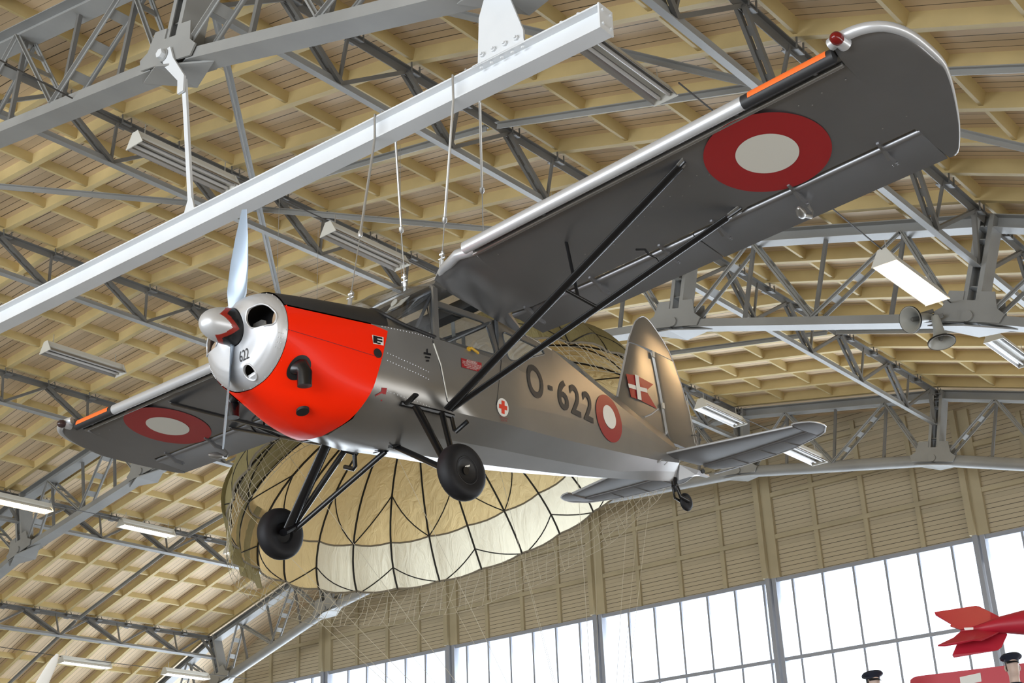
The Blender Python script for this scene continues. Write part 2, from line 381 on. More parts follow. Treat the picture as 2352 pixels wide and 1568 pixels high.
# flat ties in the roof plane ---------------------------------------------------
def tie(name, p, q, label, wd=.1, ht=.07):
    p = V(p); q = V(q); d = (q - p).normalized() * .09; p += d; q -= d; mb = MB(); mb.bar(p, q, wd, .012); mb.bar(p - V((0, 0, ht / 2)), q - V((0, 0, ht / 2)), .012, ht)
    tag(mb.build(name, M['steel'], org=tuple(p), smooth=0), label, 'roof tie', 'grey ties under the roof')
for (ya, yb, nm) in ((T1, T2, 'halfway from nearest to middle truss'), (T2, T3, 'halfway from middle to farthest truss')):
    ym = (ya + yb) / 2
    for i in range(-2 if ya > 10 else 1, 6):
        tie('cross_tie', at(AR(i, 1.3), ym), at(AR(i + 1, 1.3), ym), 'straight grey tie %s, %s' % (nm, rows[i].replace('row', 'bay').replace('right under', 'just right of')))
tie('wind_brace', at(AR(2, 1.28), T1), at(AR(4, 1.28), T2), 'long slanting grey brace, descending to the right behind the hanging wires', .09)
tie('wind_brace', at(AR(4, 1.2), T1), at(AR(2, 1.2), T2), 'long slanting grey brace passing behind the white beam down to the propeller side', .09)
tie('wind_brace', at(AR(4, 1.28), T1), at(AR(6, 1.28), T2), 'long slanting grey brace above the wing with round red marking', .09)

# end wall ---------------------------------------------------------------------
WT, WB = 7.03, 3.0                                             # heads of the window band, its lowest rail
mb = MB(); pts = [AR(I0, 1.68)] + [AR(i, 1.68) for i in range(-3, 9)]
top = [at(p, YW) for p in pts]
mb.add([at(p, YW) for p in pts] + [V((p.x, YW, WT)) for p in reversed(pts)], [tuple(range(2 * len(pts)))])
poly = [V((pts[0].x, YW, min(WT, pts[0].z)))]
mb = MB()
for a, b in zip(pts[:-1], pts[1:]):
    za, zb = max(a.z, WT), max(b.z, WT)
    if za > WT or zb > WT:
        mb.add([(a.x, YW, WT), (b.x, YW, WT), (b.x, YW, zb), (a.x, YW, za), (a.x, YW + .25, WT), (b.x, YW + .25, WT), (b.x, YW + .25, zb), (a.x, YW + .25, za)],
               [(0, 1, 2, 3), (7, 6, 5, 4), (0, 4, 5, 1), (3, 2, 6, 7)])
mb.build('wall_end', M['wallboard'], kind='structure', smooth=0)
MB().box((-46, YW, FL), (8, YW + .25, 1.2)).build('wall_end', M['plaster'], kind='structure')
cols = [-5.05 - 4.81 * k for k in range(8)]
def roofz(x):
    for i in range(I0, 8):
        if AR(i, 1.45).x <= x <= AR(i + 1, 1.45).x:
            a, b = AR(i, 1.45), AR(i + 1, 1.45); return a.z + (b.z - a.z) * (x - a.x) / (b.x - a.x)
    return 6
n = 0
for x in cols:
    if roofz(x) > WT + .2:
        n += 1; mb = MB(); mb.box((x - .13, YW - .22, WT), (x + .0, YW, roofz(x))); mb.box((x + .0, YW - .10, WT), (x + .24, YW, roofz(x))); mb.build('trim_%d' % n, M['post_cream'], kind='structure', smooth=0)
    for s in range(1, 4):
        xs = x + .06 + 1.19 * s
        if roofz(xs) > WT + .2:
            n += 1; MB().box((xs - .05, YW - .07, WT), (xs + .05, YW, roofz(xs))).build('trim_%d' % n, M['post_cream'], kind='structure', smooth=0)
for z in (7.90, 8.87, 9.84):
    for x in cols:
        a, b = x + .24, x + 4.81 - .13
        while a < b and roofz(a) < z + .2: a += .2
        while b > a and roofz(b) < z + .2: b -= .2
        if b - a > .3:
            n += 1; MB().box((a, YW - .085, z), (b, YW, z + .10)).build('trim_%d' % n, M['post_cream'], kind='structure', smooth=0)
# windows: one per wall bay
wn = 0
for x in cols:
    wn += 1; xa, xb = x + .08, x + 4.81 - .08
    mb = MB(); mb.box((x - .10, YW - .16, 1.2), (x + .0, YW + .1, WT)); mb.box((x + .035, YW - .1, 1.2), (x + .13, YW + .1, WT))
    mb.box((xa, YW - .05, WT - .09), (xb, YW + .1, WT))
    mb.box((xa, YW - .07, 5.195), (xb, YW + .1, 5.275)); mb.box((xa, YW - .05, 1.2), (xb, YW + .1, 1.3)); mb.box((xa, YW - .05, 3.3), (xb, YW + .1, 3.38))
    win = mb.build('window_%d' % wn, M['frame'], kind='structure', smooth=0)
    t0 = math.ceil((xa + 23.786) / .7398)
    for t in range(t0, t0 + 8):
        xm = -23.786 + .7398 * t
        if xa + .12 < xm < xb - .03: MB().box((xm - .024, YW - .03, 1.3), (xm + .024, YW + .03, WT - .09)).build('mullion', M['frame'], win, smooth=0)
    MB().box((xa, YW + .045, 1.25), (xb, YW + .05, WT - .02)).build('glass', M['pane'], win, smooth=0)

# white hanging beam ------------------------------------------------------------
A_, B_ = V((-16.5, 7.03, 6.395)), V((-4.62, 7.03, 6.16)); d = (B_ - A_).normalized(); up = V((-d.z, 0, d.x))
t = thing('hanging_beam', 'long white steel I-beam slung under the nearest truss, carrying the aircraft', 'beam', tuple(A_))
mb = MB(); mb.bar(A_ + up * .10, B_ + up * .10, .16, .014, up); mb.bar(A_ - up * .10, B_ - up * .10, .16, .014, up); mb.bar(A_, B_, .014, .2, up)
mb.build('i_section', M['white_steel'], t, smooth=0)
mb = MB(); mb.bar(B_ - d * .01, B_ + d * .005, .17, .22, up)
for s in (-1, 1):
    for e in (-1, 1): mb.lathe([(.013, 0), (.013, .02)], B_ + V((0, s * .05, 0)) + up * e * .06, d, 6)
mb.build('end_plate', M['white_steel'], t, smooth=0)
mb = MB()
for k in range(5):
    c = V((-5.78 + .105 * k, 7.03, 0)); c.z = A_.z + (c.x - A_.x) * d.z / d.x + .107
    for s in (-1, 1): mb.lathe([(.02, 0), (.02, .018)], c + V((0, s * .055, 0)), up, 6); mb.lathe([(.016, 0), (.016, .016)], c + V((0, s * .055, 0)) - up * .026, -up, 6)
for k in range(2):
    c = V((-4.98 + .16 * k, 7.03, 0)); c.z = A_.z + (c.x - A_.x) * d.z / d.x + .107; mb.lathe([(.018, 0), (.018, .018)], c + V((0, -.055, 0)), up, 6)
mb.build('bolt', M['white_steel'], t, smooth=0)
# hanger rod under the truss pin, bracket plate under the next pin
t = thing('hanger_rod', 'thin white hanger rod from the truss pin down to the white beam', 'hanger', (-9.45, 7.03, 6.36))
p = AR(4); mb = MB()
mb.prism([at(p, 6.83) + V(q) for q in ((-.06, 0, .06), (.10, 0, .06), (.16, 0, -.10), (.36, 0, -.40), (.36, 0, -.58), (.27, 0, -.58), (.26, 0, -.42), (.02, 0, -.14))], (0, .025, 0))
mb.lathe([(.05, -.05), (.05, .02)], at(p, 6.82), (0, 1, 0), 6)
mb.build('hanger_plate', M['white_steel'], t, smooth=0)
mb = MB(); mb.bar((-9.49, 6.87, p.z - .42), (-9.44, 7.0, 6.44), .055, .03, (0, 1, 0)); mb.build('rod', M['white_steel'], t, smooth=0)
mb = MB(); mb.prism([(-9.44 + a, 6.98, 6.365 + b) for a, b in ((-.08, 0), (.08, 0), (.06, .07), (.03, .15), (-.03, .15), (-.06, .07))], (0, .02, 0)); mb.box((-9.56, 6.96, 6.355), (-9.32, 7.1, 6.372)); mb.build('foot_plate', M['white_steel'], t, smooth=0)
p = AR(5); t = thing('hanger_bracket', 'broad white bolted bracket plate joining truss and white beam at the top', 'hanger', (-5.57, 7.03, 6.30))
mb = MB(); mb.prism([(a, 6.985, b) for a, b in ((-5.83, 6.30), (-5.36, 6.29), (-5.36, 6.42), (-5.50, 6.85), (-5.52, 7.05), (-5.68, 7.05), (-5.80, 6.75))], (0, .022, 0)); mb.box((-5.86, 6.95, 6.28), (-5.33, 7.11, 6.298)); mb.build('plate', M['white_steel'], t, smooth=0)
for k in range(4): MB().lathe([(.024, 0), (.024, .02), (.012, .021), (.012, .035)], (-5.77 + .115 * k, 6.985, 6.38 - .004 * k), (0, -1, 0), 6).build('bolt', M['white_steel'], t, smooth=0)

# strip lights ---------------------------------------------------------------------
def lamp(name, x, y0, y1, z, label, tube='tube_off', n=2):
    t = thing('strip_light', label, 'lamp', (x, y0, z), 'strip lights under the roof'); yb = y1
    def sec(y, pts): return [V((x + a, y, z + b)) for a, b in pts]
    body = ((-.05, .14), (.05, .14), (.07, .07), (.05, .035), (-.05, .035), (-.07, .07))
    MB().loft([sec(y0, body), sec(yb, body)], True, True).build('housing', M['lamp_body'], t, smooth=0)
    for s in (-1, 1):
        pr = [(s * .05, .05), (s * .13, .0), (s * .15, -.035), (s * .142, -.035), (s * .12, -.002), (s * .05, .035)]
        MB().loft([sec(y0 + .01, pr), sec(yb - .01, pr)], True, True).build('reflector', M['lamp_refl' if tube == 'tube_off' else 'lamp_body'], t, smooth=0)  # lit lamps get a whiter reflector, the glare put into its colour
        MB().tube([(x + s * .06, y0 + .03, z + .0), (x + s * .06, yb - .03, z + .0)], .02, 8).build('tube', M[tube], t)
    ends = ((-.05, .145), (.05, .145), (.155, -.04), (-.155, -.04))
    for y in (y0 - .012, yb): MB().prism(sec(y, ends), (0, .012, 0)).build('end_cap', M['lamp_body'], t, smooth=0)
    mb = MB()
    for y in (y0 + .12, yb - .12): mb.tube([(x, y, z + .14), (x, y, z + .30)], .006, 5)
    mb.build('hook', M['rod'], t)
def L14(y1, x, z, k=.875): return x * k, y1 * k, (y1 + 1.6) * k, z * k
lamps = [(8.87, -13.22, 9.58, 'unlit strip light between the nearest truss and the hanging rod', 'tube_off'),
         (12.55, -13.52, 9.80, 'unlit strip light behind the hanging wires, left of the windscreen', 'tube_off'),
         (12.32, -20.62, 9.95, 'unlit strip light under a broad grey purlin at the far left, above the far wing', 'tube_off'),
         (15.12, -6.06, 7.60, 'glaring warm white strip light at the right, in front of the middle truss', 'tube_warm'),
         (23.61, -13.93, 10.03, 'half-bright strip light beside the rudder, above the tailplane', 'tube_off'),
         (22.22, -7.21, 9.07, 'strip light at the right edge, under the loudspeakers', 'tube_off'),
         (10.59, -7.25, 9.16, 'unlit strip light coming out from under the end of the white beam', 'tube_off'),
         (19.97, -29.07, 9.97, 'lit white strip light left of the parachute, below the far wing tip', 'tube_dim'),
         (22.33, -34.9, 7.64, 'lit white strip light at bottom left, beside the white propeller blade', 'tube_dim'),
         (25.59, -34.47, 7.60, 'lit white strip light at bottom left, nearest the end wall', 'tube_dim'),
         (14.65, -26.39, 9.0, 'lit warm strip light cut by the left edge of the picture', 'tube_warm'),
         (22.45, -11.62, 8.33, 'unlit strip light seen under the trailing edge of the tailplane', 'tube_off'),
         (23.6, -29.3, 9.95, 'lit white strip light mostly hidden behind the left edge of the parachute', 'tube_dim')]
for (y1, x, z, lab, tb) in lamps: lamp('strip_light', *[L14(y1, x, z)[q] for q in (0, 1, 2, 3)], lab, tb)
def wire(name, pts, r, label, m='wire'):
    tag(MB().tube(pts, r, 5).build(name, M[m], org=tuple(pts[0])), label, 'cable')
wire('lamp_cable', [(-11.3, 3.5, 8.56), (-11.57, 7.76, 8.53), (-11.57, 9.2, 8.54), (-11.83, 10.98, 8.73), (-11.83, 12.3, 8.73), (-12.1, 16.5, 8.85), (-12.19, 20.6, 8.93), (-12.2, 25.3, 8.95)], .009, 'thin dark cable linking the strip lights above the aircraft')
wire('lamp_cable', [(-5.2, 9.0, 6.85), (-5.30, 13.23, 6.79), (-5.30, 14.6, 6.79), (-6.0, 17.5, 7.6), (-6.31, 19.4, 8.06), (-6.31, 25, 8.0)], .009, 'thin dark cable running to the glaring strip light at the right')
wire('lamp_cable', [(-23.0, 11.5, 8.1), (-23.1, 14.2, 8.0), (-25.44, 17.5, 8.85), (-25.44, 18.9, 8.85), (-25.6, 20.6, 8.83), (-25.7, 25.2, 8.8)], .009, 'thin dark cable linking the lit strip lights at the left')
wire('lamp_cable', [(-30.4, 15.5, 6.85), (-30.54, 19.54, 6.8), (-30.3, 22.4, 6.77), (-30.2, 25.2, 6.8)], .009, 'thin dark cable linking the lit strip lights at bottom left')

# loudspeakers on the middle truss ------------------------------------------------
def horn(o, ax, label):
    o = V(o); ax = V(ax).normalized(); t = thing('horn_loudspeaker', label, 'loudspeaker', tuple(o), 'horn loudspeakers on the middle truss')
    prof = [(.055, -.17), (.06, -.05), (.062, .0), (.075, .08), (.11, .16), (.165, .21), (.172, .212), (.172, .225), (.16, .225), (.10, .16), (.06, .08), (.045, .02)]
    MB().lathe(prof, o, ax, 28).build('bell', M['horn'], t)
    MB().lathe([(.0, .02), (.03, .02), (.03, .17), (.022, .19), (.0, .19)], o, ax, 16, False).build('phase_plug', M['horn_in'], t)
    mb = MB(); mb.lathe([(.172, .205), (.176, .205), (.176, .228), (.172, .228)], o, ax, 28, False); mb.build('rim', M['matte'], t)
    mb = MB(); mb.tube([o - ax * .08, o - ax * .08 + V((.06, .05, .1))], .012, 6); mb.bar(o - ax * .1 + V((-.08, 0, .06)), o - ax * .1 + V((.1, 0, .06)), .02, .05); mb.build('bracket', M['steel_d'], t)
horn((-6.02, 15.95, 7.06), (-.35, -.9, -.28), 'grey horn loudspeaker pointing forward, left one of the pair on the middle truss')
horn((-5.83, 15.95, 6.86), (.12, -.15, -1), 'grey horn loudspeaker pointing down, under the pin of the middle truss')

# ------------------------------------------------------------------ the aircraft
AO = V((-7.29896809, 5.55252518, 4.10560671)); AYAW = 0.060120740665296685
ac = thing('light_aircraft', 'silver high-wing light aircraft with red nose cowling hanging from the white beam', 'aircraft', (AO.x, AO.y, AO.z - 1.27))
ac.rotation_euler = (0, 0, -AYAW)
ORG[ac.name] = (0, 0, -1.27)               # parts are drawn in the aircraft's own axes: x to its left wing, y aft, z up from the spinner tip
def AP(x, y, z):                           # aircraft axes -> eye axes
    c, s = math.cos(AYAW), math.sin(AYAW); return V((AO.x + c * x + s * y, AO.y - s * x + c * y, AO.z + z))
def mir(p): return V((-p[0], p[1], p[2]))
def full(half):                            # half section, top centre to bottom centre on the left side -> whole loop
    h = [V(p) for p in half]; return h + [mir(p) for p in reversed(h[1:-1])]
# --- fuselage sections: (station, [(x, z) x9 from ridge to keel])
FS = [(1.18, [(0, .44), (.24, .41), (.41, .30), (.495, .16), (.51, -.02), (.505, -.2), (.46, -.40), (.29, -.545), (0, -.595)]),
      (1.6, [(0, .47), (.26, .42), (.44, .29), (.55, .2), (.56, .0), (.555, -.2), (.535, -.39), (.32, -.54), (0, -.59)]),
      (2.0, [(0, .45), (.27, .40), (.46, .28), (.565, .2), (.57, .0), (.57, -.17), (.558, -.37), (.30, -.505), (0, -.558)]),
      (2.6, [(0, .80), (.24, .75), (.50, .62), (.57, .2), (.572, .0), (.572, -.155), (.562, -.333), (.30, -.452), (0, -.503)]),
      (3.35, [(0, .86), (.22, .76), (.42, .59), (.445, .2), (.447, .1), (.447, -.03), (.44, -.243), (.24, -.37), (0, -.412)]),
      (3.98, [(0, .845), (.17, .70), (.335, .47), (.342, .2), (.342, .12), (.342, .053), (.332, -.152), (.18, -.292), (0, -.33)]),
      (4.55, [(0, .68), (.12, .55), (.24, .378), (.247, .2), (.247, .14), (.247, .085), (.242, -.07), (.13, -.215), (0, -.246)]),
      (5.2, [(0, .512), (.06, .40), (.135, .285), (.139, .2), (.139, .155), (.139, .112), (.134, .03), (.06, -.055), (0, -.137)]),
      (5.62, [(0, .378), (.03, .31), (.064, .24), (.068, .2), (.068, .17), (.068, .15), (.066, .115), (.03, .03), (0, -.06)])]
def sec_at(y):
    return [tuple(interp(y, [s[0] for s in FS], [s[1][k][c] for s in FS]) for c in (0, 1)) for k in range(9)]
def side_x(y, z):                          # half width of the flank at station y, height z
    if y < 1.2:                            # on the cowling: measured on its own section
        h = cowl_sec((y - .42) / .9); pts = [(p.z, p.x) for p in h]
    else:
        pts = [(p[1], p[0]) for p in sec_at(y)[2:8]]
    pts.sort(); return interp(z, [p[0] for p in pts], [p[1] for p in pts])
ST = [1.18, 1.4, 1.6, 1.8, 2.0, 2.3, 2.6, 2.85, 3.1, 3.35, 3.66, 3.98, 4.27, 4.55, 4.87, 5.2, 5.41, 5.62]
mb = MB()
rows_ = []
for y in ST:
    h = [V((x, y, z)) for x, z in sec_at(y)[3:]]; rows_.append(h + [mir(p) for p in reversed(h[:-1])])
mb.loft(rows_)
for ys in ([1.18, 1.4, 1.6, 1.85, 2.0],):                 # instrument panel coaming
    R_ = []
    for y in ys: h = [V((x, y, z)) for x, z in sec_at(y)[:4]]; R_.append([mir(p) for p in reversed(h[1:])] + h)
    mb.loft(R_)
R_ = []
for y in ST[11:]: h = [V((x, y, z)) for x, z in sec_at(y)[:4]]; R_.append([mir(p) for p in reversed(h[1:])] + h)
mb.loft(R_)
for sg in (1, -1): mb.loft([[V((sg * x, y, z)) for x, z in sec_at(y)[2:4]] for y in ST[9:12]])
h = [V((x, 5.62, z)) for x, z in sec_at(5.62)]
mb.add([V((x, 5.62, z)) for x, z in sec_at(5.62)] + [mir(p) for p in reversed(h[1:-1])], [tuple(range(16))])
fus = mb.build('fuselage', M['silver'], ac, smooth=60, stringers=True, mesh_fix=False)

R_ = []
for y in [2.58, 2.85, 3.1, 3.35, 3.66, 3.99]: h = [V((x, y, z)) for x, z in sec_at(y)[:3]]; R_.append([mir(p) for p in reversed(h[1:])] + h)
MB().loft(R_).build('fabric_rear_deck', M['fabric'], ac, smooth=20)

def holed(outer, holes, mp, th=.014):
    """flat sheet in (y, z) with openings, bent onto the flank by mp, given a thickness"""
    bm = bmesh.new(); es = []
    for loop in [outer] + holes:
        vs = [bm.verts.new((p[0], p[1], 0)) for p in loop]
        es += [bm.edges.new((vs[i], vs[(i + 1) % len(vs)])) for i in range(len(vs))]
    bmesh.ops.triangle_fill(bm, use_beauty=True, use_dissolve=False, edges=es)
    bm.verts.ensure_lookup_table(); bm.verts.index_update()
    out = [mp(v.co.x, v.co.y, 0) for v in bm.verts]; inn = [mp(v.co.x, v.co.y, -th) for v in bm.verts]; n = len(out); fs = []
    for f in bm.faces:
        ids = [v.index for v in f.verts]; fs += [tuple(ids), tuple(n + i for i in reversed(ids))]
    k = 0
    for loop in [outer] + holes:
        L = len(loop)
        for i in range(L): a, b = k + i, k + (i + 1) % L; fs.append((a, b, n + b, n + a))
        k += L
    bm.free(); return out + inn, fs
def rounded(poly, r=.05, n=4):
    out = []; k = len(poly)
    for i in range(k):
        p = V((*poly[i], 0)); a = V((*poly[i - 1], 0)); b = V((*poly[(i + 1) % k], 0)); u = (a - p); v = (b - p)
        ra = min(r, u.length * .45, v.length * .45); u.normalize(); v.normalize(); s, e = p + u * ra, p + v * ra
        for j in range(n + 1):
            t = j / n; q = s * (1 - t) ** 2 + p * 2 * t * (1 - t) + e * t * t; out.append((q.x, q.y))
    return out
def on_flank(sg, eps=0.):
    return lambda y, z, d: V((sg * (side_x(y, z) + d + eps), y, z))
DOORW = rounded([(1.845, .235), (2.485, .245), (2.45, .545), (1.885, .545)], .06)
REARW = rounded([(2.60, .515), (3.20, .535), (3.23, .50), (2.72, .265), (2.63, .25)], .07)
for sg in (1, -1):
    outer = [(1.80, .2), (1.95, .2), (2.3, .2), (2.6, .2), (3.0, .2), (3.36, .2), (3.36, .575), (3.0, .60), (2.6, .60), (2.4, .60), (2.1, .60), (1.84, .60)]
    vs, fs = holed(outer, [DOORW, REARW], on_flank(sg))
    cab = MB().add(vs, fs).build('cabin_side', M['silver'], ac, smooth=20)
    for nm, poly in (('door_window', DOORW), ('rear_window', REARW)):
        v2, f2 = holed(poly, [], on_flank(sg, -.004), .003); MB().add(v2, f2).build(nm, M['glass'], cab, smooth=0)
        MB().tube([on_flank(sg, .002)(p[0], p[1], 0) for p in poly + poly[:2]], .006, 6, up=(1, 0, 0), cap=False).build('window_seal', M['tube_in'], cab)
    # door outline and hinge strip
    dl = [(1.80, .58), (1.765, .155), (1.83, -.02), (1.905, -.30), (1.95, -.325)]
    mb = MB(); mb.tube([on_flank(sg, .001)(y, z, 0) for y, z in dl], .005, 5, up=(1, 0, 0)); mb.build('door_gap', M['matte'], ac)
    mb = MB(); mb.tube([on_flank(sg, .004)(y, z, 0) for y, z in [(1.768, .145), (1.835, -.02), (1.905, -.28)]], .0065, 6, up=(1, 0, 0)); mb.build('door_hinge_rod', M['lamp_body'], ac)
    mb = MB(); mb.tube([on_flank(sg, .001)(y, z, 0) for y, z in [(2.52, .59), (2.53, .2), (2.45, -.2)]], .004, 5, up=(1, 0, 0)); mb.build('door_gap', M['matte'], ac)
    if sg > 0:
        mb = MB(); p = on_flank(sg)(2.155, .205, 0); q = on_flank(sg)(2.22, .186, 0); mb.tube([p, p + V((.035, 0, 0)), q + V((.035, 0, -.002)), q + V((.03, .012, -.006))], .011, 8); mb.lathe([(.02, 0), (.02, .012)], p, (1, 0, 0), 14); mb.build('door_handle', M['yellow'], ac)
# cabin tubes, belts, seat backs
mb = MB()
for sg in (1, -1):
    mb.tube([(sg * .52, 1.80, .60), (sg * .42, 1.44, .27)], .014); mb.tube([(sg * .52, 1.80, .60), (sg * .50, 1.62, .22)], .014)
    mb.tube([(sg * .53, 1.80, .17), (sg * .52, 1.80, .62)], .018); mb.tube([(sg * .53, 1.85, .16), (sg * .48, 2.5, .57)], .016); mb.tube([(sg * .53, 2.54, -.2), (sg * .52, 2.54, .6)], .018)
mb.tube([(-.5, 1.82, .63), (.5, 1.82, .63)], .016); mb.tube([(-.5, 2.54, .58), (.5, 2.54, .58)], .016); mb.tube([(-.5, 1.9, .30), (.5, 2.5, .56)], .013)
mb.build('cabin_frame', M['tube_in'], ac)
for sg in (1, -1):
    mb = MB(); mb.bar((sg * .3, 2.25, .56), (sg * .3, 2.28, .1), .04, .004, (0, 1, 0)); mb.bar((sg * .22, 2.45, .56), (sg * .26, 2.42, .1), .04, .004, (0, 1, 0)); mb.build('seat_belt', M['horn'], ac, smooth=0)
    mb = MB(); mb.loft([[V((sg * .27 + a, 2.30 + .12 * t, -.1 + .36 * t)) + V((0, b, 0)) for a, b in ((-.2, -.04), (.2, -.04), (.2, .04), (-.2, .04))] for t in (0, .5, .85)], True, True); mb.build('seat_back', M['navy'], ac, smooth=30)
MB().box((-.40, 1.5, -.33), (.40, 2.6, -.31)).build('cabin_floor', M['steel_d'], ac, smooth=0)
# windscreen
base = [(0, 1.47, .465), (.27, 1.40, .415), (.45, 1.37, .30), (.535, 1.50, .225), (.562, 1.80, .20)]
topc = [(0, 1.92, .80), (.25, 1.89, .775), (.44, 1.83, .71), (.52, 1.80, .665), (.555, 1.79, .63)]
bb = catmull(base, 17); tt = catmull(topc, 17)
bb = [mir(p) for p in reversed(bb[1:])] + bb; tt = [mir(p) for p in reversed(tt[1:])] + tt
R_ = []
for j in range(11):
    u = j / 10; R_.append([a.lerp(b, u) + (V((a.x * .10, -.10, .07)) * math.sin(math.pi * u) * (1 - .75 * abs(k - 16) / 16)) for k, (a, b) in enumerate(zip(bb, tt))])
ws = MB().loft(R_).build('windscreen', M['glass'], ac, smooth=60)
MB().tube([p + V((0, -.012, .004)) for p in bb], .016, 8).build('windscreen_seal', M['coam'], ws)
mb = MB(); mb.tube(tt, .02, 8); mb.build('windscreen_top_frame', M['silver'], ws)
for sg in (1, -1): MB().bar((sg * .563, 1.80, .19), (sg * .555, 1.795, .64), .05, .02, (1, 0, 0)).build('windscreen_post', M['silver'], ws, smooth=0)
mb = MB(); mb.prism([(.10, 1.70, .56), (.26, 1.70, .56), (.28, 1.78, .66), (.08, 1.78, .66)], (0, .008, 0)); mb.disc((.15, 1.735, .63), (.035, 0, 0), (0, .015, .035), 20, th=(0, -.006, 0)); mb.build('rear_view_mirror', M['lamp_body'], ac, smooth=0)
# --- nose
CS = {0.: [(0, .285), (.18, .272), (.32, .215), (.425, .10), (.458, -.03), (.43, -.16), (.335, -.285), (.18, -.375), (0, -.405)],
      .42: [(0, .36), (.2, .342), (.36, .265), (.455, .13), (.48, -.02), (.465, -.18), (.395, -.36), (.24, -.50), (0, -.545)],
      1.: [(0, .452), (.25, .42), (.42, .31), (.505, .168), (.52, -.02), (.515, -.2), (.475, -.40), (.30, -.558), (0, -.61)]}
def cowl_sec(t, n=33):
    t = max(0, min(1, t)); ks = sorted(CS); pts = []
    for k in range(9):
        l = []
        for c in (0, 1):
            y0, y1, y2 = (CS[q][k][c] for q in ks); x0, x1, x2 = ks
            l.append(y0 * (t - x1) * (t - x2) / ((x0 - x1) * (x0 - x2)) + y1 * (t - x0) * (t - x2) / ((x1 - x0) * (x1 - x2)) + y2 * (t - x0) * (t - x1) / ((x2 - x0) * (x2 - x1)))
        pts.append((l[0], 0, l[1]))
    h = catmull(pts, n)
    for p in h: p.y = (1 - t) * (.42 - .109 * p.z) + t * (1.29 + .27 * p.z)
    h[0].x = 0; h[-1].x = 0
    return h
NT = [j / 14 for j in range(15)]
EDGE = 12                                   # first section point of the painted panel, below the black strip
def cowl_panel(k0, k1, sgs, eps=.006, y=NT):
    mb = MB()
    for sg in sgs:
        mb.loft([[V((sg * (p.x + eps * (0 < k < 32)), p.y, p.z + (eps if k0 == 0 else -eps * (k / 32)))) for k, p in enumerate(cowl_sec(t))][k0:k1] for t in y])
    return mb
cow = cowl_panel(EDGE, 33, (1, -1)).build('engine_cowling', M['red'], ac, smooth=50)
cowl_panel(0, EDGE + 1, (1, -1), .008).build('antiglare_panel', M['coam'], ac, smooth=50)
for sg in (1, -1):
    mb = MB(); mb.tube([V((sg * (h[18].x + .007), h[18].y, h[18].z)) for h in [cowl_sec(t) for t in NT]], .0028, 5); mb.build('cowling_joint', M['sign_red'], cow)
    mb = MB()
    for t in (.02, .985):
        h = cowl_sec(t)
        for k in range(EDGE, 33, 2): mb.lathe([(.005, 0), (.004, .004)], (sg * (h[k].x + .006), h[k].y, h[k].z), (sg, 0, -.2), 6)
    mb.build('fastener', M['red'], cow)
# nose bowl: from the cowling edge round to the spinner opening
def bowl_sec(s):
    """s 0 at the cowling edge .. 1 at the spinner hole; the ring shrinks and moves forward"""
    h = cowl_sec(0); out = []; c = V((0, .30, .03)); e = math.sin(s * math.pi / 2)
    sh = interp(s, [0, .12, .25, .42, .6, .8, 1], [1.0, .965, .91, .82, .70, .54, .40]); fw = interp(s, [0, .12, .25, .42, .6, .8, 1], [0, .034, .066, .10, .128, .146, .152])
    for p in h:
        q = V((p.x * sh, p.y - fw, c.z + (p.z - c.z) * sh)); rr = math.hypot(q.x, q.z - c.z)
        if s > .6:                          # blend to a circle of radius .17 about the shaft
            u = (s - .6) / .4; k = (1 - u) + u * (.14 / max(rr, 1e-4)); q.x *= k; q.z = c.z + (q.z - c.z) * k
        out.append(q)
    return out
ss = [j / 24 for j in range(25)]
def shell(f, eps):
    R_ = []
    for s in ss:
        h = f(s); R_.append([p for p in h] + [mir(p) for p in reversed(h[1:-1])])
    return R_
outer = shell(bowl_sec, 0); c0 = V((0, .55, 0))
inner = [[p + (c0 - p).normalized() * .012 + V((0, .006, 0)) for p in r] for r in outer]
mb = MB(); mb.loft(outer + list(reversed(inner)) + [outer[0]], True)
bowl = mb.build('nose_bowl', M['silver_hi'], ac, smooth=50)
def cutter(poly, y0, y1):
    mb = MB(); mb.prism([V((x, y0, z)) for x, z in poly], (0, y1 - y0, 0)); o = mb.build('cut', M['matte'], ac, smooth=0); return o
IN = rounded([(.195, .108), (.34, .118), (.425, .02), (.405, -.068), (.205, -.045), (.165, .02)], .055, 5)
IN2 = [(-x, z) for x, z in reversed(IN)]
RND = [(.095 + .054 * math.cos(a * math.pi / 12), -.325 + .052 * math.sin(a * math.pi / 12)) for a in range(24)]
for poly in (IN, IN2, RND):
    c = cutter(poly, .0, .395); md = bowl.modifiers.new('cut', 'BOOLEAN'); md.object = c; md.operation = 'DIFFERENCE'; md.solver = 'EXACT'
    bpy.context.view_layer.update(); dg = bpy.context.evaluated_depsgraph_get()
    me = bpy.data.meshes.new_from_object(bowl.evaluated_get(dg)); bowl.modifiers.clear(); old = bowl.data; bowl.data = me; bpy.data.meshes.remove(old)
    bpy.data.objects.remove(c)
bowl.data.shade_smooth(); bowl.data.set_sharp_from_angle(angle=math.radians(45))
nr = len(outer[0]); BT = BVHTree.FromPolygons([tuple(p) for r in outer for p in r], [(i * nr + j, i * nr + (j + 1) % nr, (i + 1) * nr + (j + 1) % nr, (i + 1) * nr + j) for i in range(len(outer) - 1) for j in range(nr)])
def front_y(x, z):                          # the bowl's front face at (x, z)
    hit = BT.ray_cast(V((x, -2, z)), V((0, 1, 0)))[0]; return hit.y if hit else .40
def lip(poly, s=1):
    pts = [V((x, front_y(x, z) - .002, z)) for x, z in poly]
    k = len(pts); sm = [sum(pts[(i + j) % k].y for j in range(-2, 3)) / 5 for i in range(k)]
    for p, y in zip(pts, sm): p.y = y
    return MB().tube(pts + pts[:2], .0065, 8, cap=False)
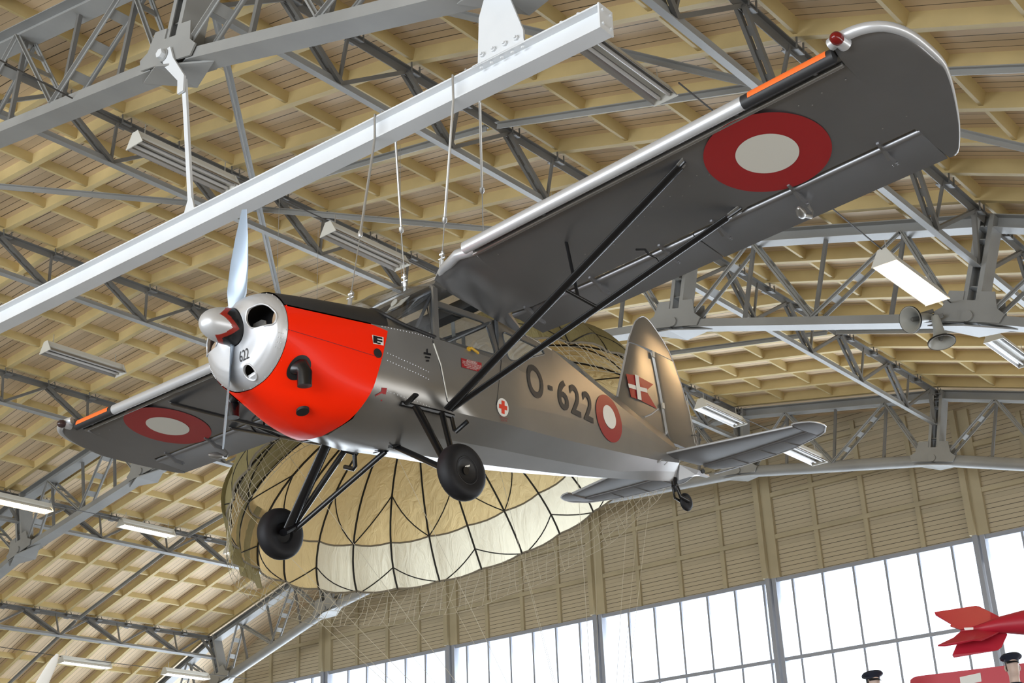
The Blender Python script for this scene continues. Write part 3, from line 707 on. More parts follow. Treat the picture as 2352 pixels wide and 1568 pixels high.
for poly in (IN, IN2, RND): lip(poly).build('inlet_lip', M['silver_hi'], bowl)
mb = MB(); h = cowl_sec(0); mb.prism([V((p.x * .95, .47, .03 + (p.z - .03) * .93)) for p in h] + [V((-p.x * .95, .47, .03 + (p.z - .03) * .93)) for p in reversed(h[1:-1])], (0, .01, 0)); mb.build('engine_baffle', M['matte'], ac, smooth=0)
for sg in (1, -1):
    mb = MB(); mb.lathe([(.055, 0), (.055, .09)], (sg * .335, .40, .0), (sg * .3, .8, .1), 14)
    for k in range(9): mb.lathe([(.075, .008 + .009 * k), (.075, .013 + .009 * k)], (sg * .335, .40, .0), (sg * .3, .8, .1), 18)
    mb.build('cylinder_fins', M['fins'], ac)
mb = MB()
for sg in (1, -1): mb.prism([(sg * .13, .34, -.07), (sg * .30, .36, -.09), (sg * .27, .37, .02), (sg * .22, .37, .045), (sg * .14, .36, .035)], (0, .006, 0))
mb.build('cooling_duct', M['silver'], ac, smooth=0)
mb = MB(); h = bowl_sec(.03)
for sg in (1, -1):
    for k in range(0, 33, 2): mb.lathe([(.0055, 0), (.004, .004)], (sg * h[k].x, h[k].y, h[k].z), (sg * h[k].x, -.25, h[k].z), 6)
    for a in range(4):
        for b in range(3):
            q = bowl_sec(.10 + .05 * b)[19 + a]; mb.lathe([(.0055, 0), (.004, .004)], (sg * q.x, q.y, q.z), (sg * q.x, -.25, q.z), 6)
mb.build('rivet', M['silver_hi'], bowl)

# --- spinner and propeller (thrust line tipped down a little)
TL = V((0, .994, -.109)) * -1; TL = V((0, .9941, .1085)); TU = V((0, -.1085, .9941))
SO = V((0, .003, 0))
prof = [(.0, 0)] + [(.137 * math.sqrt(max(0, 1 - (1 - u) ** 2.8)), .305 * u) for u in [j / 44 for j in range(1, 45)]]
mb = MB(); nth = 120; rows2 = []
for r, h in prof: rows2.append([SO + TL * h + V((1, 0, 0)) * r * math.cos(2 * math.pi * j / nth) + TU * r * math.sin(2 * math.pi * j / nth) for j in range(nth)])
for i in range(len(rows2) - 1):
    for j in range(nth):
        ang = (j + .5) / nth; u = (i + .5) / 44
        z = abs(((ang * 4 + .28) % 1) * 2 - 1)                    # zigzag round the spinner
        e = .30 + .32 * z
        mb.cur = 0 if u < e - .0 else (1 if u < e + .17 else 2)
        b = len(mb.v); mb.add([rows2[i][j], rows2[i][(j + 1) % nth], rows2[i + 1][(j + 1) % nth], rows2[i + 1][j]], [(0, 1, 2, 3)])
mb.cur = 2; mb.add(rows2[-1], [tuple(range(nth))])
spin = mb.build('spinner', [M['silver_hi'], M['spin_red'], M['black']], ac, smooth=60)
hub = V((0, .288, .032)); bd = V((.2008, -.0942, .8613)); BR = bd.length; bd.normalize()
tang = TL.cross(bd).normalized()
for sg in (1, -1):
    D_ = bd * sg; tg = TL.cross(D_).normalized(); rows3 = []
    for j in range(25):
        u = j / 24; r = .05 + (BR - .05) * u
        ch = interp(u, [0, .1, .25, .5, .75, .93, 1], [.07, .10, .145, .142, .105, .062, .045]); th = interp(u, [0, .12, .3, 1], [.06, .035, .018, .005])
        pt = math.radians(interp(u, [0, .2, .5, 1], [52, 44, 30, 20])); cdir = (tg * math.cos(pt) + TL * math.sin(pt)); ndir = D_.cross(cdir).normalized()
        c = hub + D_ * r; row = []
        for a in range(20):
            an = 2 * math.pi * a / 20; xx = math.cos(an); yy = math.sin(an)
            row.append(c + cdir * ch / 2 * xx + ndir * th / 2 * yy * (1 + .35 * xx) * (1 if yy > 0 else .6))
        rows3.append(row)
    MB().loft(rows3, True, True).build('propeller_blade', M['blade'], ac, smooth=50)
# --- exhaust stubs
def cw(y, z, e=.0):
    h = cowl_sec((y - .42) / .87); best = min(((p.z - z) ** 2, p) for p in h[4:])[1]; i = h.index(best); j = i + (1 if z < best.z else -1); q = h[max(0, min(32, j))]
    u = 0 if abs(q.z - best.z) < 1e-6 else (z - best.z) / (q.z - best.z); return V((best.x + (q.x - best.x) * u + .008 + e, y, z))
for sg in (1, -1):
    ex = cw(.6, -.33).x; mb = MB()
    mb.loft([[V((sg * p.x, p.y, p.z)) for p in [cw(.60 + .078 * q / 6 * math.cos(a), -.315 + .078 * q / 6 * math.sin(a), .003) for a in [2 * math.pi * j / 32 for j in range(32)]]] for q in range(0, 7)], True); mb.build('exhaust_plate', M['matte'], ac, smooth=0)
    mb = MB(); mb.tube([(sg * (ex - .06), .58, -.30), (sg * (ex + .04), .60, -.32), (sg * (ex + .055), .61, -.37), (sg * (ex + .055), .615, -.47)], [.05, .05, .052, .05], 14, rb=[.06, .06, .06, .055], cap=True)
    mb.build('exhaust_stack', M['black'], ac)
mb = MB(); mb.disc((.20, .78, -.545), (.045, .01, .015), (0, .04, -.008), 24, th=(0, 0, -.02)); mb.build('drain_hole', M['matte'], ac, smooth=0)
# --- cabin roof between the wing roots: front spar box, clear roof panel, rear deck
mb = MB(); mb.loft([[V((x, y, z)) for y, z in ((1.78, .665), (1.80, .70), (1.86, .755), (1.95, .785), (2.06, .79), (2.06, .68), (1.9, .655))] for x in (-.57, -.3, 0, .3, .57)], True, True); mb.build('cabin_roof', M['silver'], ac, smooth=40)
MB().loft([[V((x, y, .78 - .02 * abs(x))) for x in (-.56, 0, .56)] for y in (2.05, 2.35, 2.62)]).build('fabric_roof', M['fabric'], ac, smooth=0)
mb = MB(); mb.bar((-.56, 2.33, .70), (.56, 2.33, .70), .12, .10); mb.build('roof_spar', M['tube_in'], ac, smooth=0)
# --- wing
def zlo(x, y):                              # under surface
    a = abs(x); k = max(0., min(1., (a - .55) / .45)); return .777 + .03 * (a - 4.45) - .14 * (y - 1.45) + .062 * (1 - k * k * (3 - 2 * k))
WX = [0, .55, .75, 1.0, 1.14, 1.5, 2.2, 3.0, 3.7, 4.2, 4.39, 4.46, 4.52, 4.58, 4.64, 4.69, 4.73, 4.76, 4.785, 4.805, 4.818, 4.826, 4.831]
TF = [(p.x, p.y) for p in catmull([(4.39, 1.50, 0), (4.47, 1.482, 0), (4.592, 1.49, 0), (4.705, 1.545, 0), (4.775, 1.64, 0), (4.812, 1.762, 0), (4.829, 1.94, 0), (4.832, 2.02, 0)], 40)]
TB = [(p.x, p.y) for p in catmull([(4.832, 2.02, 0), (4.826, 2.09, 0), (4.786, 2.235, 0), (4.713, 2.438, 0), (4.622, 2.653, 0), (4.5, 2.87, 0), (4.43, 2.885, 0)], 40)]
def LE(a): return interp(a, [0, .55, .75, 1.0, 1.13, 1.14, 4.385] + [p[0] for p in TF], [1.86, 1.80, 1.685, 1.585, 1.525, 1.622, 1.622] + [p[1] for p in TF])
def TE(a): return interp(a, [0, .55, .72, .721, 4.405] + [p[0] for p in reversed(TB)], [2.90, 2.90, 2.88, 2.468, 2.468] + [p[1] for p in reversed(TB)])
def wing_row(x, le=None, te=None, nose=True):
    a = abs(x); l = LE(a) if le is None else le; t = TE(a) if te is None else te; c = t - l; full_c = 2.88 - 1.50
    th = .165 * (.45 + .55 * min(1, max(0, (a - .55) / .59))) * min(1, (1 if a < 4.3 else math.sqrt(max(.02, 1 - ((a - 4.3) / .54) ** 2)))); lo = []; up = []
    N = 12
    for j in range(N + 1):
        u = (1 - math.cos(math.pi * j / N)) / 2; y = l + c * u; g = (y - 1.5) / full_c
        shp = max(0., 1.9 * math.sqrt(max(0, u * c / full_c)) - 1.0 * g - .62 * g * g) if t > 2.6 else max(0., 1.75 * math.sqrt(max(0, u * c / full_c)) - .85 * g - .55 * g * g)
        rise = .075 * math.exp(-u * c / .055)                     # nose curls up from the under surface
        z0 = zlo(x, y) + rise * (th / .165); z1 = max(z0 + (.004 if 0 < j else 0), zlo(x, y) + .075 * math.exp(-u * c / .05) * (th / .165) + th * shp * .95)
        lo.append(V((x, y, z0))); up.append(V((x, y, z1)))
    return lo + list(reversed(up))
for sg in (1, -1):
    mb = MB(); xs = []
    for a in WX[1:]: xs.append(a)
    xs += [.721, 1.139, 4.386, 4.404, 4.431]; xs.sort()
    mb.loft([wing_row(sg * a) for a in xs], True, True)
    wing = mb.build('wing', M['wing'], ac, smooth=35)
    # leading edge slat with the dark slot behind it
    def slat_row(x):
        zc = .768 + .03 * (abs(x) - 4.45); r = .043; yc = 1.545; pts = []
        for j in range(15):
            an = math.radians(-70 - 190 * j / 14); pts.append(V((x, yc + r * math.cos(an) * 1.0, zc + .012 + r * math.sin(an) * 1.15)))
        pts += [V((x, 1.72, zc + .10)), V((x, 1.72, zc + .094)), V((x, 1.60, zc + .056)), V((x, 1.578, zc + .015))]
        return pts
    MB().loft([slat_row(sg * a) for a in (1.15, 2.4, 3.70)], True, True).build('leading_edge_slat', M['silver_hi'], wing, smooth=50)
    MB().loft([slat_row(sg * a) for a in (3.702, 4.38)], True, True).build('leading_edge_slat', M['coam'], wing, smooth=50)
    mb = MB(); mb.loft([[p + V((0, -.003, .002)) for p in slat_row(sg * a)[7:13]] for a in (3.76, 4.34)]); mb.build('orange_stripe', M['orange'], wing, smooth=60)
    mb = MB()
    for a in (1.9, 2.75, 3.6, 4.2):         # slat brackets across the slot
        mb.box((sg * a - .012, 1.565, zlo(a, 1.56) + .0), (sg * a + .012, 1.62, zlo(a, 1.56) + .02))
    mb.build('slat_bracket', M['wing'], wing, smooth=0)
    mb = MB(); mb.tube([(sg * a, LE(a) + .022, zlo(a, LE(a) + .022) + .010) for a in (1.15, 4.38)], .018, 10); mb.build('slot_lip', M['silver'], wing)
    ed = [(x, y) for x, y in TF[::2]] + [(x, y) for x, y in TB[1:-3:2]]; ne = len(ed)
    mb = MB(); mb.tube([(sg * x, y - .004, zlo(x, y) + .052 * (1 - k / ne) ** .8 + .006) for k, (x, y) in enumerate(ed)], [.042 - .033 * (k / ne) for k in range(ne)], 10)
    mb.build('tip_edge', M['silver_hi'], wing)
    # aileron and flap, each with a round nose hung below the trailing edge
    def cs_row(x, l, t):
        r = .030; zc = zlo(x, l) + .010; pts = []
        for j in range(9):
            an = math.radians(90 + 180 * j / 8); pts.append(V((x, l + r + r * math.cos(an), zc + r * math.sin(an))))
        pts += [V((x, l + .09, zlo(x, l + .09) - .004)), V((x, t, zlo(x, t))), V((x, t, zlo(x, t) + .006)), V((x, l + .12, zlo(x, l) + .072))]
        return pts
    ail = MB().loft([cs_row(sg * a, 2.50, 2.885 if a < 4.43 else 2.88) for a in (2.585, 3.4, 4.42)], True, True).build('aileron', M['wing'], ac, smooth=40)
    flp = MB().loft([cs_row(sg * a, 2.505, 2.88) for a in (.735, 1.6, 2.575)], True, True).build('flap', M['wing'], ac, smooth=40)
    for par, lst in ((ail, (2.79, 3.45, 4.15)), (flp, (.94, 1.63, 2.31))):
        for a in lst:
            mb = MB(); z = zlo(a, 2.5)
            mb.loft([[V((sg * a + s, y, zz)) for s, zz in ((-.010, z1), (.010, z1), (.010, z0), (-.010, z0))] for y, z0, z1 in ((2.43, z - .006, z + .02), (2.50, z - .03, z + .012), (2.57, z - .075, z - .035), (2.66, z - .085, z - .045))], True, True)
            mb.lathe([(.012, -.02), (.012, .02)], (sg * a, 2.655, z - .065), (1, 0, 0), 8)
            mb.build('hinge_bracket', M['wing'], par, smooth=0)
    mb = MB(); z = zlo(3.45, 2.5); mb.tube([(sg * 3.45, 2.66, z - .065), (sg * 3.45, 2.72, z - .10), (sg * 3.45, 2.70, z - .15), (sg * 3.44, 2.62, z - .165)], .010, 8, rb=.016)
    mb.lathe([(0, -.085), (.022, -.06), (.036, -.01), (.03, .04), (.012, .08), (0, .085)], (sg * 3.44, 2.575, z - .16), (sg * .35, -.94, 0), 18, False); mb.build('mass_balance', M['silver'], ail)
    mb = MB(); mb.tube([(sg * a, LE(a) + .034, zlo(a, LE(a)) + .05) for a in (1.15, 1.0, .85, .75, .65, .56)], [.045, .044, .040, .036, .030, .022], 12); mb.build('root_leading_edge', M['silver_hi'], wing)
    mb = MB()
    for q in range(34):
        a = 1.3 + (q * .618 % 1) * 3.2; y = 1.75 + (q * .377 % 1) * .62; mb.lathe([(.006, 0), (.003, .003)], (sg * a, y, zlo(a, y) - .001), (0, 0, -1), 6)
    mb.build('rivet', M['silver'], wing)
    # roundel
    def disc_on(cx, cy, r0, r1, eps, n=64):
        mb = MB(); k = 10; rws = []
        for q in range(k + 1):
            rr = r0 + (r1 - r0) * q / k; rws.append([V((sg * (cx + rr * math.cos(2 * math.pi * j / n)), cy + rr * math.sin(2 * math.pi * j / n), zlo(cx, cy + rr * math.sin(2 * math.pi * j / n)) - .03 * 0 + .03 * (rr * math.cos(2 * math.pi * j / n)) - eps)) for j in range(n)])
        mb.loft(rws, True); return mb
    ro = disc_on(3.535, 2.052, .2, .428, .005).build('roundel', M['roundel_red'], wing, smooth=60)
    disc_on(3.535, 2.052, .001, .213, .007).build('roundel_centre', M['roundel_white'], ro, smooth=60)
    # position lamp at the tip
    mb = MB(); p0 = V((sg * 4.47, 1.52, .80)); mb.lathe([(.045, 0), (.042, .05), (.034, .075)], p0, (0, -1, -.05), 16); mb.build('lamp_base', M['silver_hi'], wing)
    mb = MB(); mb.lathe([(.038, .075), (.042, .095), (.036, .125), (.018, .145), (0, .15)], p0, (0, -1, -.05), 18, False); mb.build('position_lamp', M['lens_red'] if sg > 0 else M['lens_dark'], wing)
    # struts
    fa, ra, lo = V((sg * 3.056, 1.773, zlo(3.05, 1.773) + .005)), V((sg * 3.039, 2.458, zlo(3.04, 2.45))), V((sg * .60, 1.87, -.385))
    mb = MB(); mb.tube([lo, fa - (fa - lo).normalized() * .05], .040, 14, rb=.019, up=(fa - lo).cross(V((0, 1, 0)))); mb.tube([fa - (fa - lo).normalized() * .1, fa], .012, 8); mb.build('front_wing_strut', M['black'], ac)
    mb = MB(); mb.tube([lo + V((0, .03, 0)), ra - (ra - lo).normalized() * .12], .034, 14, rb=.016, up=(ra - lo).cross(V((0, 1, 0)))); mb.tube([ra - (ra - lo).normalized() * .16, ra], .012, 8); mb.build('rear_wing_strut', M['black'], ac)
    for p, q in ((fa, lo), (ra, lo)):
        d = (p - q).normalized(); mb = MB()
        for s in (-.022, .022): mb.bar(p - d * .10 + V((0, s, 0)), p + d * .05 + V((0, s, .012)), .006, .03, (0, 1, 0))
        mb.build('strut_fitting', M['steel_d'], ac, smooth=0)
    u = .515; sf, sr = lo.lerp(fa, u), (lo + V((0, .03, 0))).lerp(ra, u + .01)
    MB().tube([sf, sr], .014, 10).build('jury_spreader', M['black'], ac)
    mj = sf.lerp(sr, .42); MB().tube([mj, V((sg * 1.80, 1.97, zlo(1.8, 1.97)))], .018, 10, rb=.011).build('jury_strut', M['black'], ac)
    mb = MB(); c = lo.lerp(ra, .74); mb.tube([c, c + V((0, -.05, .03)), c + V((-sg * .03, -.10, .05)), c + V((-sg * .06, -.10, .10)), c + V((-sg * .14, -.10, .13))], .009, 6); mb.build('pitot_tube', M['black'], ac)
    # --- landing gear
    wc = V((sg * 1.036, 1.559, -1.071)); gf, gr, gd = V((sg * .52, 1.61, -.41)), V((sg * .57, 1.835, -.42)), V((sg * .067, 1.827, -.565)); ax = wc + V((-sg * .10, .0, .02))
    MB().tube([gf, ax], .046, 14, rb=.020, up=V((0, 1, 0)).cross(ax - gf)).build('front_gear_leg', M['black'], ac)
    MB().tube([gr, ax + V((0, .05, .03))], .028, 12, rb=.018, up=V((0, 1, 0)).cross(ax - gr)).build('rear_gear_leg', M['black'], ac)
    MB().tube([gd, ax + V((-sg * .0, .06, -.0))], .024, 12, rb=.019, up=(0, 1, 0)).build('gear_brace', M['black'], ac)
    mb = MB(); mb.tube([V((sg * .50, 1.47, -.41)), gf, gr + V((0, .02, 0)), gr + V((0, .12, 0))], .022, 8); mb.build('gear_fitting', M['black'], ac); mb = MB(); mb.tube([ax - V((sg * .02, 0, 0)), wc + V((sg * .05, 0, 0))], .03, 12); mb.tube([ax + V((0, -.05, -.04)), ax + V((0, .06, .03))], .05, 10, rb=.03); mb.build('axle', M['black'], ac)
    mb = MB(); mb.tube([gf + V((0, -.1, 0)), V((sg * .67, 1.47, -.39))], .026, 12, rb=.014); mb.build('front_step', M['black'], ac)
    mb = MB(); mb.tube([gr + V((0, .10, .0)), gr + V((sg * .01, .12, -.11)), gr + V((sg * .03, .12, -.13)), V((sg * .72, 1.96, -.50))], .020, 8, rb=.016); mb.build('boarding_step', M['black'], ac)
    mb = MB(); mb.tube([gf.lerp(ax, .03) + V((0, .05, 0)), gf.lerp(ax, .35) + V((0, .05, 0)), gf.lerp(ax, .6) + V((0, .045, -.02)), gf.lerp(ax, .8) + V((0, .05, 0))], .005, 6); mb.build('brake_hose', M['black'], ac)
    wax = V((sg, 0, .04)).normalized()
    prof = [(.085, -.052), (.10, -.058), (.125, -.066), (.15, -.070), (.175, -.066), (.195, -.052), (.207, -.03), (.211, 0), (.207, .03), (.195, .052), (.175, .066), (.15, .070), (.125, .066), (.10, .058), (.085, .052)]
    wh = MB().lathe(prof, wc, wax, 48, False).build('wheel', M['rubber'], ac, smooth=60)
    mb = MB(); mb.lathe([(0, .035), (.05, .036), (.075, .046), (.088, .054)], wc, wax, 32, False); mb.lathe([(.088, -.054), (.075, -.03), (.04, -.02), (0, -.02)], wc, wax, 32, False); mb.build('hub', M['matte'], wh)
    mb = MB(); mb.lathe([(.100, .0605), (.103, .0625), (.107, .0615)], wc, wax, 40, False); mb.build('tyre_bead', M['matte'], wh)
    if sg > 0:
        mb = MB(); q = wc + wax * .0405 + V((0, .02, .035)); mb.add([q + V((0, a, b)) for a, b in ((-.026, -.014), (.024, .008), (.026, .022), (-.024, 0))], [(0, 1, 2, 3)]); mb.prism([q + V((0, a, b)) for a, b in ((-.026, -.014), (.024, .008), (.026, .022), (-.024, 0))], (.002, 0, 0)); mb.build('hub_label', M['white'], wh, smooth=0)
    mb = MB(); mb.lathe([(0, 0), (.035, .01), (.05, .0)], V((gd.x, gd.y - .02, gd.z + .005)), (0, 0, -1), 16, False)
    for k in range(5):
        an = 1.2 * k; mb.bar(gd + V((0, -.03, .0)), gd + V((.05 * math.cos(an) + sg * .02, .05 * math.sin(an) - .05, -.012)), .012, .004)
    mb.build('brace_boot', M['matte'], ac)
# --- tail
def lens(rows_, thick, axis):
    """symmetrical aerofoil slab: rows_ = (position along axis, leading y, trailing y)"""
    mb = MB(); R_ = []
    for pos, l, t in rows_:
        c = t - l; row = []
        for j in range(13):
            u = (1 - math.cos(math.pi * j / 12)) / 2; th = thick * min(1., c / .5) * (1.48 * math.sqrt(u) - .63 * u - 1.76 * u * u + 1.42 * u ** 3 - .5075 * u ** 4) * 1.0
            row.append((l + c * u, th))
        pts = row + [(y, -t_) for y, t_ in reversed(row[1:-1])]
        R_.append([axis(pos, y, t_) for y, t_ in pts])
    return mb.loft(R_, True, True)
for sg in (1, -1):
    axm = lambda a, y, t_: V((sg * a, y, .15 + t_))
    rowsT = [(.09, 5.36, 5.945), (.4, 5.425, 5.942), (.8, 5.52, 5.925), (1.2, 5.615, 5.902), (1.365, 5.655, 5.885)]
    st = lens(rowsT, .036, axm).build('tailplane', M['tail'], ac, smooth=40)
    mb = MB(); mb.tube([(sg * a, l, .15) for a, l, t_ in rowsT], .012, 8); mb.build('leading_edge', M['silver_hi'], st)
    rowsE = [(.115, 5.96, 6.15), (.36, 5.955, 6.285), (.70, 5.945, 6.268), (1.044, 5.925, 6.218), (1.3, 5.90, 6.125), (1.378, 5.895, 6.095)]
    R_ = []
    def erow(a, l, t_):
        r = .013; return [V((sg * a, l + r + r * math.cos(an), .15 + r * math.sin(an))) for an in [math.radians(90 + 180 * q / 6) for q in range(7)]] + [V((sg * a, t_, .147)), V((sg * a, t_, .153))]
    el = MB().loft([erow(*q) for q in rowsE], True, True).build('elevator', M['tail'], ac, smooth=40)
    horn_ = [(1.385, 5.60, 6.09), (1.42, 5.598, 6.075), (1.48, 5.62, 6.04), (1.54, 5.665, 5.95), (1.57, 5.72, 5.91), (1.585, 5.79, 5.86)]
    lens(horn_, .03, axm).build('elevator_horn', M['tail'], el, smooth=40)
    mb = MB(); mb.tube([(sg * a, l, .15) for a, l, t_ in horn_] + [(sg * a, t_, .15) for a, l, t_ in reversed(horn_)] + [(sg * a, t_, .15) for a, l, t_ in reversed(rowsE[:-1])], .007, 6); mb.build('elevator_edge', M['silver_hi'], el)
    for a in (.45, .78, 1.08): MB().tube([(sg * a, interp(a, [q[0] for q in rowsE], [q[1] for q in rowsE]) + .02, .134), (sg * a * 1.02, interp(a, [q[0] for q in rowsE], [q[2] for q in rowsE]) - .01, .144)], .003, 4).build('rib_tape', M['silver'], el)
    if sg > 0:
        mb = MB(); mb.loft([[V((sg * a, y, .15 + t_)) for y, t_ in ((6.28, .004), (6.28, -.004), (6.31, -.001), (6.31, .002))] for a in (.02, .37)], True, True); mb.build('trim_tab', M['tail'], el)
axf = lambda z, y, t_: V((t_, y, z))
finr = [(.36, 4.78, 5.53), (.45, 4.78, 5.505), (.628, 4.781, 5.487), (.74, 4.822, 5.472), (.853, 4.867, 5.455), (1.085, 4.957, 5.42), (1.21, 5.005, 5.388), (1.262, 5.026, 5.375)]
fin = lens(finr, .07, axf).build('fin', M['silver'], ac, smooth=40)
mb = MB(); mb.tube([(0, l, z) for z, l, t_ in finr[2:]], .012, 8); mb.build('leading_edge', M['silver_hi'], fin)
rl = [(.33, 5.60, 6.02), (.41, 5.53, 6.04), (.454, 5.525, 6.061), (.675, 5.497, 5.999), (.873, 5.468, 5.933), (1.043, 5.438, 5.875), (1.181, 5.415, 5.812), (1.262, 5.392, 5.775)]
rud = MB(); rud.loft([[V((x, y, z)) for x, y in ((0, l), (.022, l + .01), (.03, l + .05), (.002, t_), (-.002, t_), (-.03, l + .05), (-.022, l + .01))] for z, l, t_ in rl], True, True)
rud = rud.build('rudder', M['silver'], ac, smooth=40)
ho = [(1.275, 5.022, 5.768), (1.358, 5.065, 5.718), (1.40, 5.09, 5.68), (1.47, 5.125, 5.615), (1.543, 5.172, 5.525), (1.60, 5.235, 5.45), (1.632, 5.29, 5.395), (1.642, 5.32, 5.35)]
lens(ho, .055, axf).build('rudder_horn', M['silver'], rud, smooth=40)
mb = MB(); mb.tube([(0, t_, z) for z, l, t_ in rl] + [(0, t_, z) for z, l, t_ in ho] + [(0, l, z) for z, l, t_ in reversed(ho)], .007, 6); mb.build('rudder_edge', M['silver_hi'], rud)
mb = MB(); mb.tube([(.018, 5.93, .933), (.012, 6.006, .411)], .003, 5); mb.build('trim_tab_joint', M['white'], rud)
mb = MB(); mb.tube([(.0, 5.96, .50), (.06, 5.97, .49), (.06, 6.05, .47), (.03, 6.08, .46)], .006, 6); mb.build('trim_tab_arm', M['steel_d'], rud)
for z, y in ((1.235, 5.40), (.70, 5.49)): MB().box((.018, y - .02, z - .03), (.034, y + .016, z + .03)).build('rudder_hinge', M['lamp_body'], rud, smooth=0)
mb = MB()
for sg in (1, -1): mb.tube([(sg * .03, 5.16, .50), (sg * .09, 5.19, .52), (sg * .10, 5.30, .60)], .008, 6)
mb.build('cable_fairlead', M['silver_hi'], ac)
mb = MB(); mb.loft([[V((sx * w_, y, z)) for sx, z in ((-1, .10), (1, .10), (.5, z0), (-.5, z0))] for y, w_, z0 in ((5.63, .064, -.055), (5.93, .08, .06), (6.2, .02, .13))], True, True); mb.build('tail_cone', M['silver_hi'], ac, smooth=0)
mb = MB(); mb.disc((.078, 5.99, .10), (0, .03, .0), (.004, 0, .022), 18, th=(.012, 0, 0)); mb.build('tail_cone_hole', M['matte'], ac, smooth=0)
tw = V((0, 5.77, -.245)); mb = MB(); mb.tube([(0, 5.60, -.03), (0, 5.60, -.11)], .03, 10); mb.tube([(0, 5.60, -.10), (0, 5.63, -.16)], .04, 8, rb=.03)
for s in (-.035, .035): mb.tube([(s * .7, 5.60, -.12), (s, 5.63, -.22), (s, tw.y, tw.z)], .012, 8, rb=.022)
mb.build('tail_wheel_fork', M['black'], ac)
twh = MB().lathe([(.03, -.02), (.06, -.026), (.085, -.018), (.094, 0), (.085, .018), (.06, .026), (.03, .02)], tw, (1, 0, 0), 32).build('tail_wheel', M['rubber'], ac, smooth=60)
mb = MB()
for x in (-.05, 0, .05): mb.tube([(.12, 5.24 + x, .06 - abs(x)), (.16, 5.24 + x, .03)], .005, 6)
mb.build('ground_ring', M['silver_hi'], ac)

# --- markings
DG = None
def glyph(s, off=0.):
    cu = bpy.data.curves.new('t', 'FONT'); cu.body = s; cu.offset = off; cu.resolution_u = 6; o = bpy.data.objects.new('t', cu); COL.objects.link(o)
    bpy.context.view_layer.update(); me = bpy.data.meshes.new_from_object(o.evaluated_get(bpy.context.evaluated_depsgraph_get()))
    v = [(p.co.x, p.co.y) for p in me.vertices]; f = [tuple(p.vertices) for p in me.polygons]
    bpy.data.objects.remove(o); bpy.data.curves.remove(cu); bpy.data.meshes.remove(me)
    x0, x1 = min(p[0] for p in v), max(p[0] for p in v); y0, y1 = min(p[1] for p in v), max(p[1] for p in v)
    return [((a - x0) / (x1 - x0), (b - y0) / (y1 - y0)) for a, b in v], f
def put(mb, s, y0, y1, z0, z1, mp, off=0., slope=0.):
    v, f = glyph(s, off); mb.add([mp(y0 + (y1 - y0) * a, z0 + (z1 - z0) * b + slope * a, .0) for a, b in v], f)
FLK = on_flank(1, .005)
mb = MB()
for s, y0, y1, z0, z1 in (('O', 2.89, 3.14, .022, .325), ('6', 3.37, 3.545, .042, .33), ('2', 3.58, 3.745, .05, .338), ('2', 3.795, 3.955, .055, .338)): put(mb, s, y0, y1, z0, z1, FLK, .022)
mb.add([FLK(y, z, 0) for y, z in ((3.22, .162), (3.287, .166), (3.289, .207), (3.222, .204))], [(0, 1, 2, 3)])
mb.build('registration_marking', M['coam'], fus, smooth=0)
def flank_disc(cy, cz, r0, r1, eps, rz=1., n=56):
    mp = on_flank(1, eps); k = 8; return MB().loft([[mp(cy + (r0 + (r1 - r0) * q / k) * math.cos(2 * math.pi * j / n), cz + rz * (r0 + (r1 - r0) * q / k) * math.sin(2 * math.pi * j / n), 0) for j in range(n)] for q in range(k + 1)], True)
rd = flank_disc(4.245, .19, .105, .232, .006, .97).build('fuselage_roundel', M['roundel_red'], fus, smooth=0)
flank_disc(4.25, .205, .001, .117, .008, .95).build('roundel_centre', M['white'], rd, smooth=0)
fc = flank_disc(2.522, -.205, .001, .068, .006, 1.13).build('first_aid_sign', M['white'], fus, smooth=0)
mb = MB(); F2 = on_flank(1, .009)
for a in ((2.504, 2.540, -.26, -.15), (2.475, 2.569, -.222, -.186)): mb.add([F2(y, z, 0) for y, z in ((a[0], a[2]), (a[1], a[2]), (a[1], a[3]), (a[0], a[3]))], [(0, 1, 2, 3)])
mb.build('red_cross', M['cross_red'], fc, smooth=0)
mb = MB(); put(mb, 'NØDHJÆLPS-', 2.485, 2.58, -.306, -.291, F2, .0, .006); put(mb, 'UDSTYR', 2.497, 2.57, -.326, -.311, F2, .0, .006); mb.build('first_aid_text', M['sign_red'], fc, smooth=0)
sgn = MB(); F1 = on_flank(1, .004); sgn.add([F1(y, z, 0) for y, z in ((2.062, .022), (2.289, .036), (2.293, .122), (2.061, .101))], [(0, 1, 2, 3)]); sgn = sgn.build('warning_sign', M['sign_red'], fus, smooth=0)
mb = MB(); F3 = on_flank(1, .007)
put(mb, 'ADVARSEL!', 2.118, 2.238, .090, .104, F3, .0, .009); mb.add([F3(y, z, 0) for y, z in ((2.118, .086), (2.238, .095), (2.238, .097), (2.118, .088))], [(0, 1, 2, 3)])
for k, (s, a, b) in enumerate((('VED IND-OG UDSTIGNING ER', 2.072, 2.285), ('DET FORBUDT AT BRUGE DØ-', 2.072, 2.285), ('REN ELLER DELE DERAF', 2.09, 2.265), ('SOM "HANDTAG"', 2.115, 2.235))): put(mb, s, a, b, .072 - .0145 * k, .082 - .0145 * k, F3, 0., .011)
mb.build('warning_text', M['white'], sgn, smooth=0)
mb = MB()                                   # earthing symbol
for a in ((1.66, 1.735, .026, .042), (1.672, 1.722, -.004, .010), (1.682, 1.712, -.032, -.018), (1.690, 1.702, .03, .075)): mb.add([FLK(y, z, 0) for y, z in ((a[0], a[2]), (a[1], a[2] + .008), (a[1], a[3] + .008), (a[0], a[3]))], [(0, 1, 2, 3)])
mb.build('earthing_symbol', M['black'], fus, smooth=0)
lg = MB(); lg.add([cw(y, z, .004) for y, z in ((1.178, -.011), (1.274, -.002), (1.275, .066), (1.168, .059))], [(0, 1, 2, 3)]); lg = lg.build('cowling_emblem', M['white'], cow, smooth=0)
mb = MB()
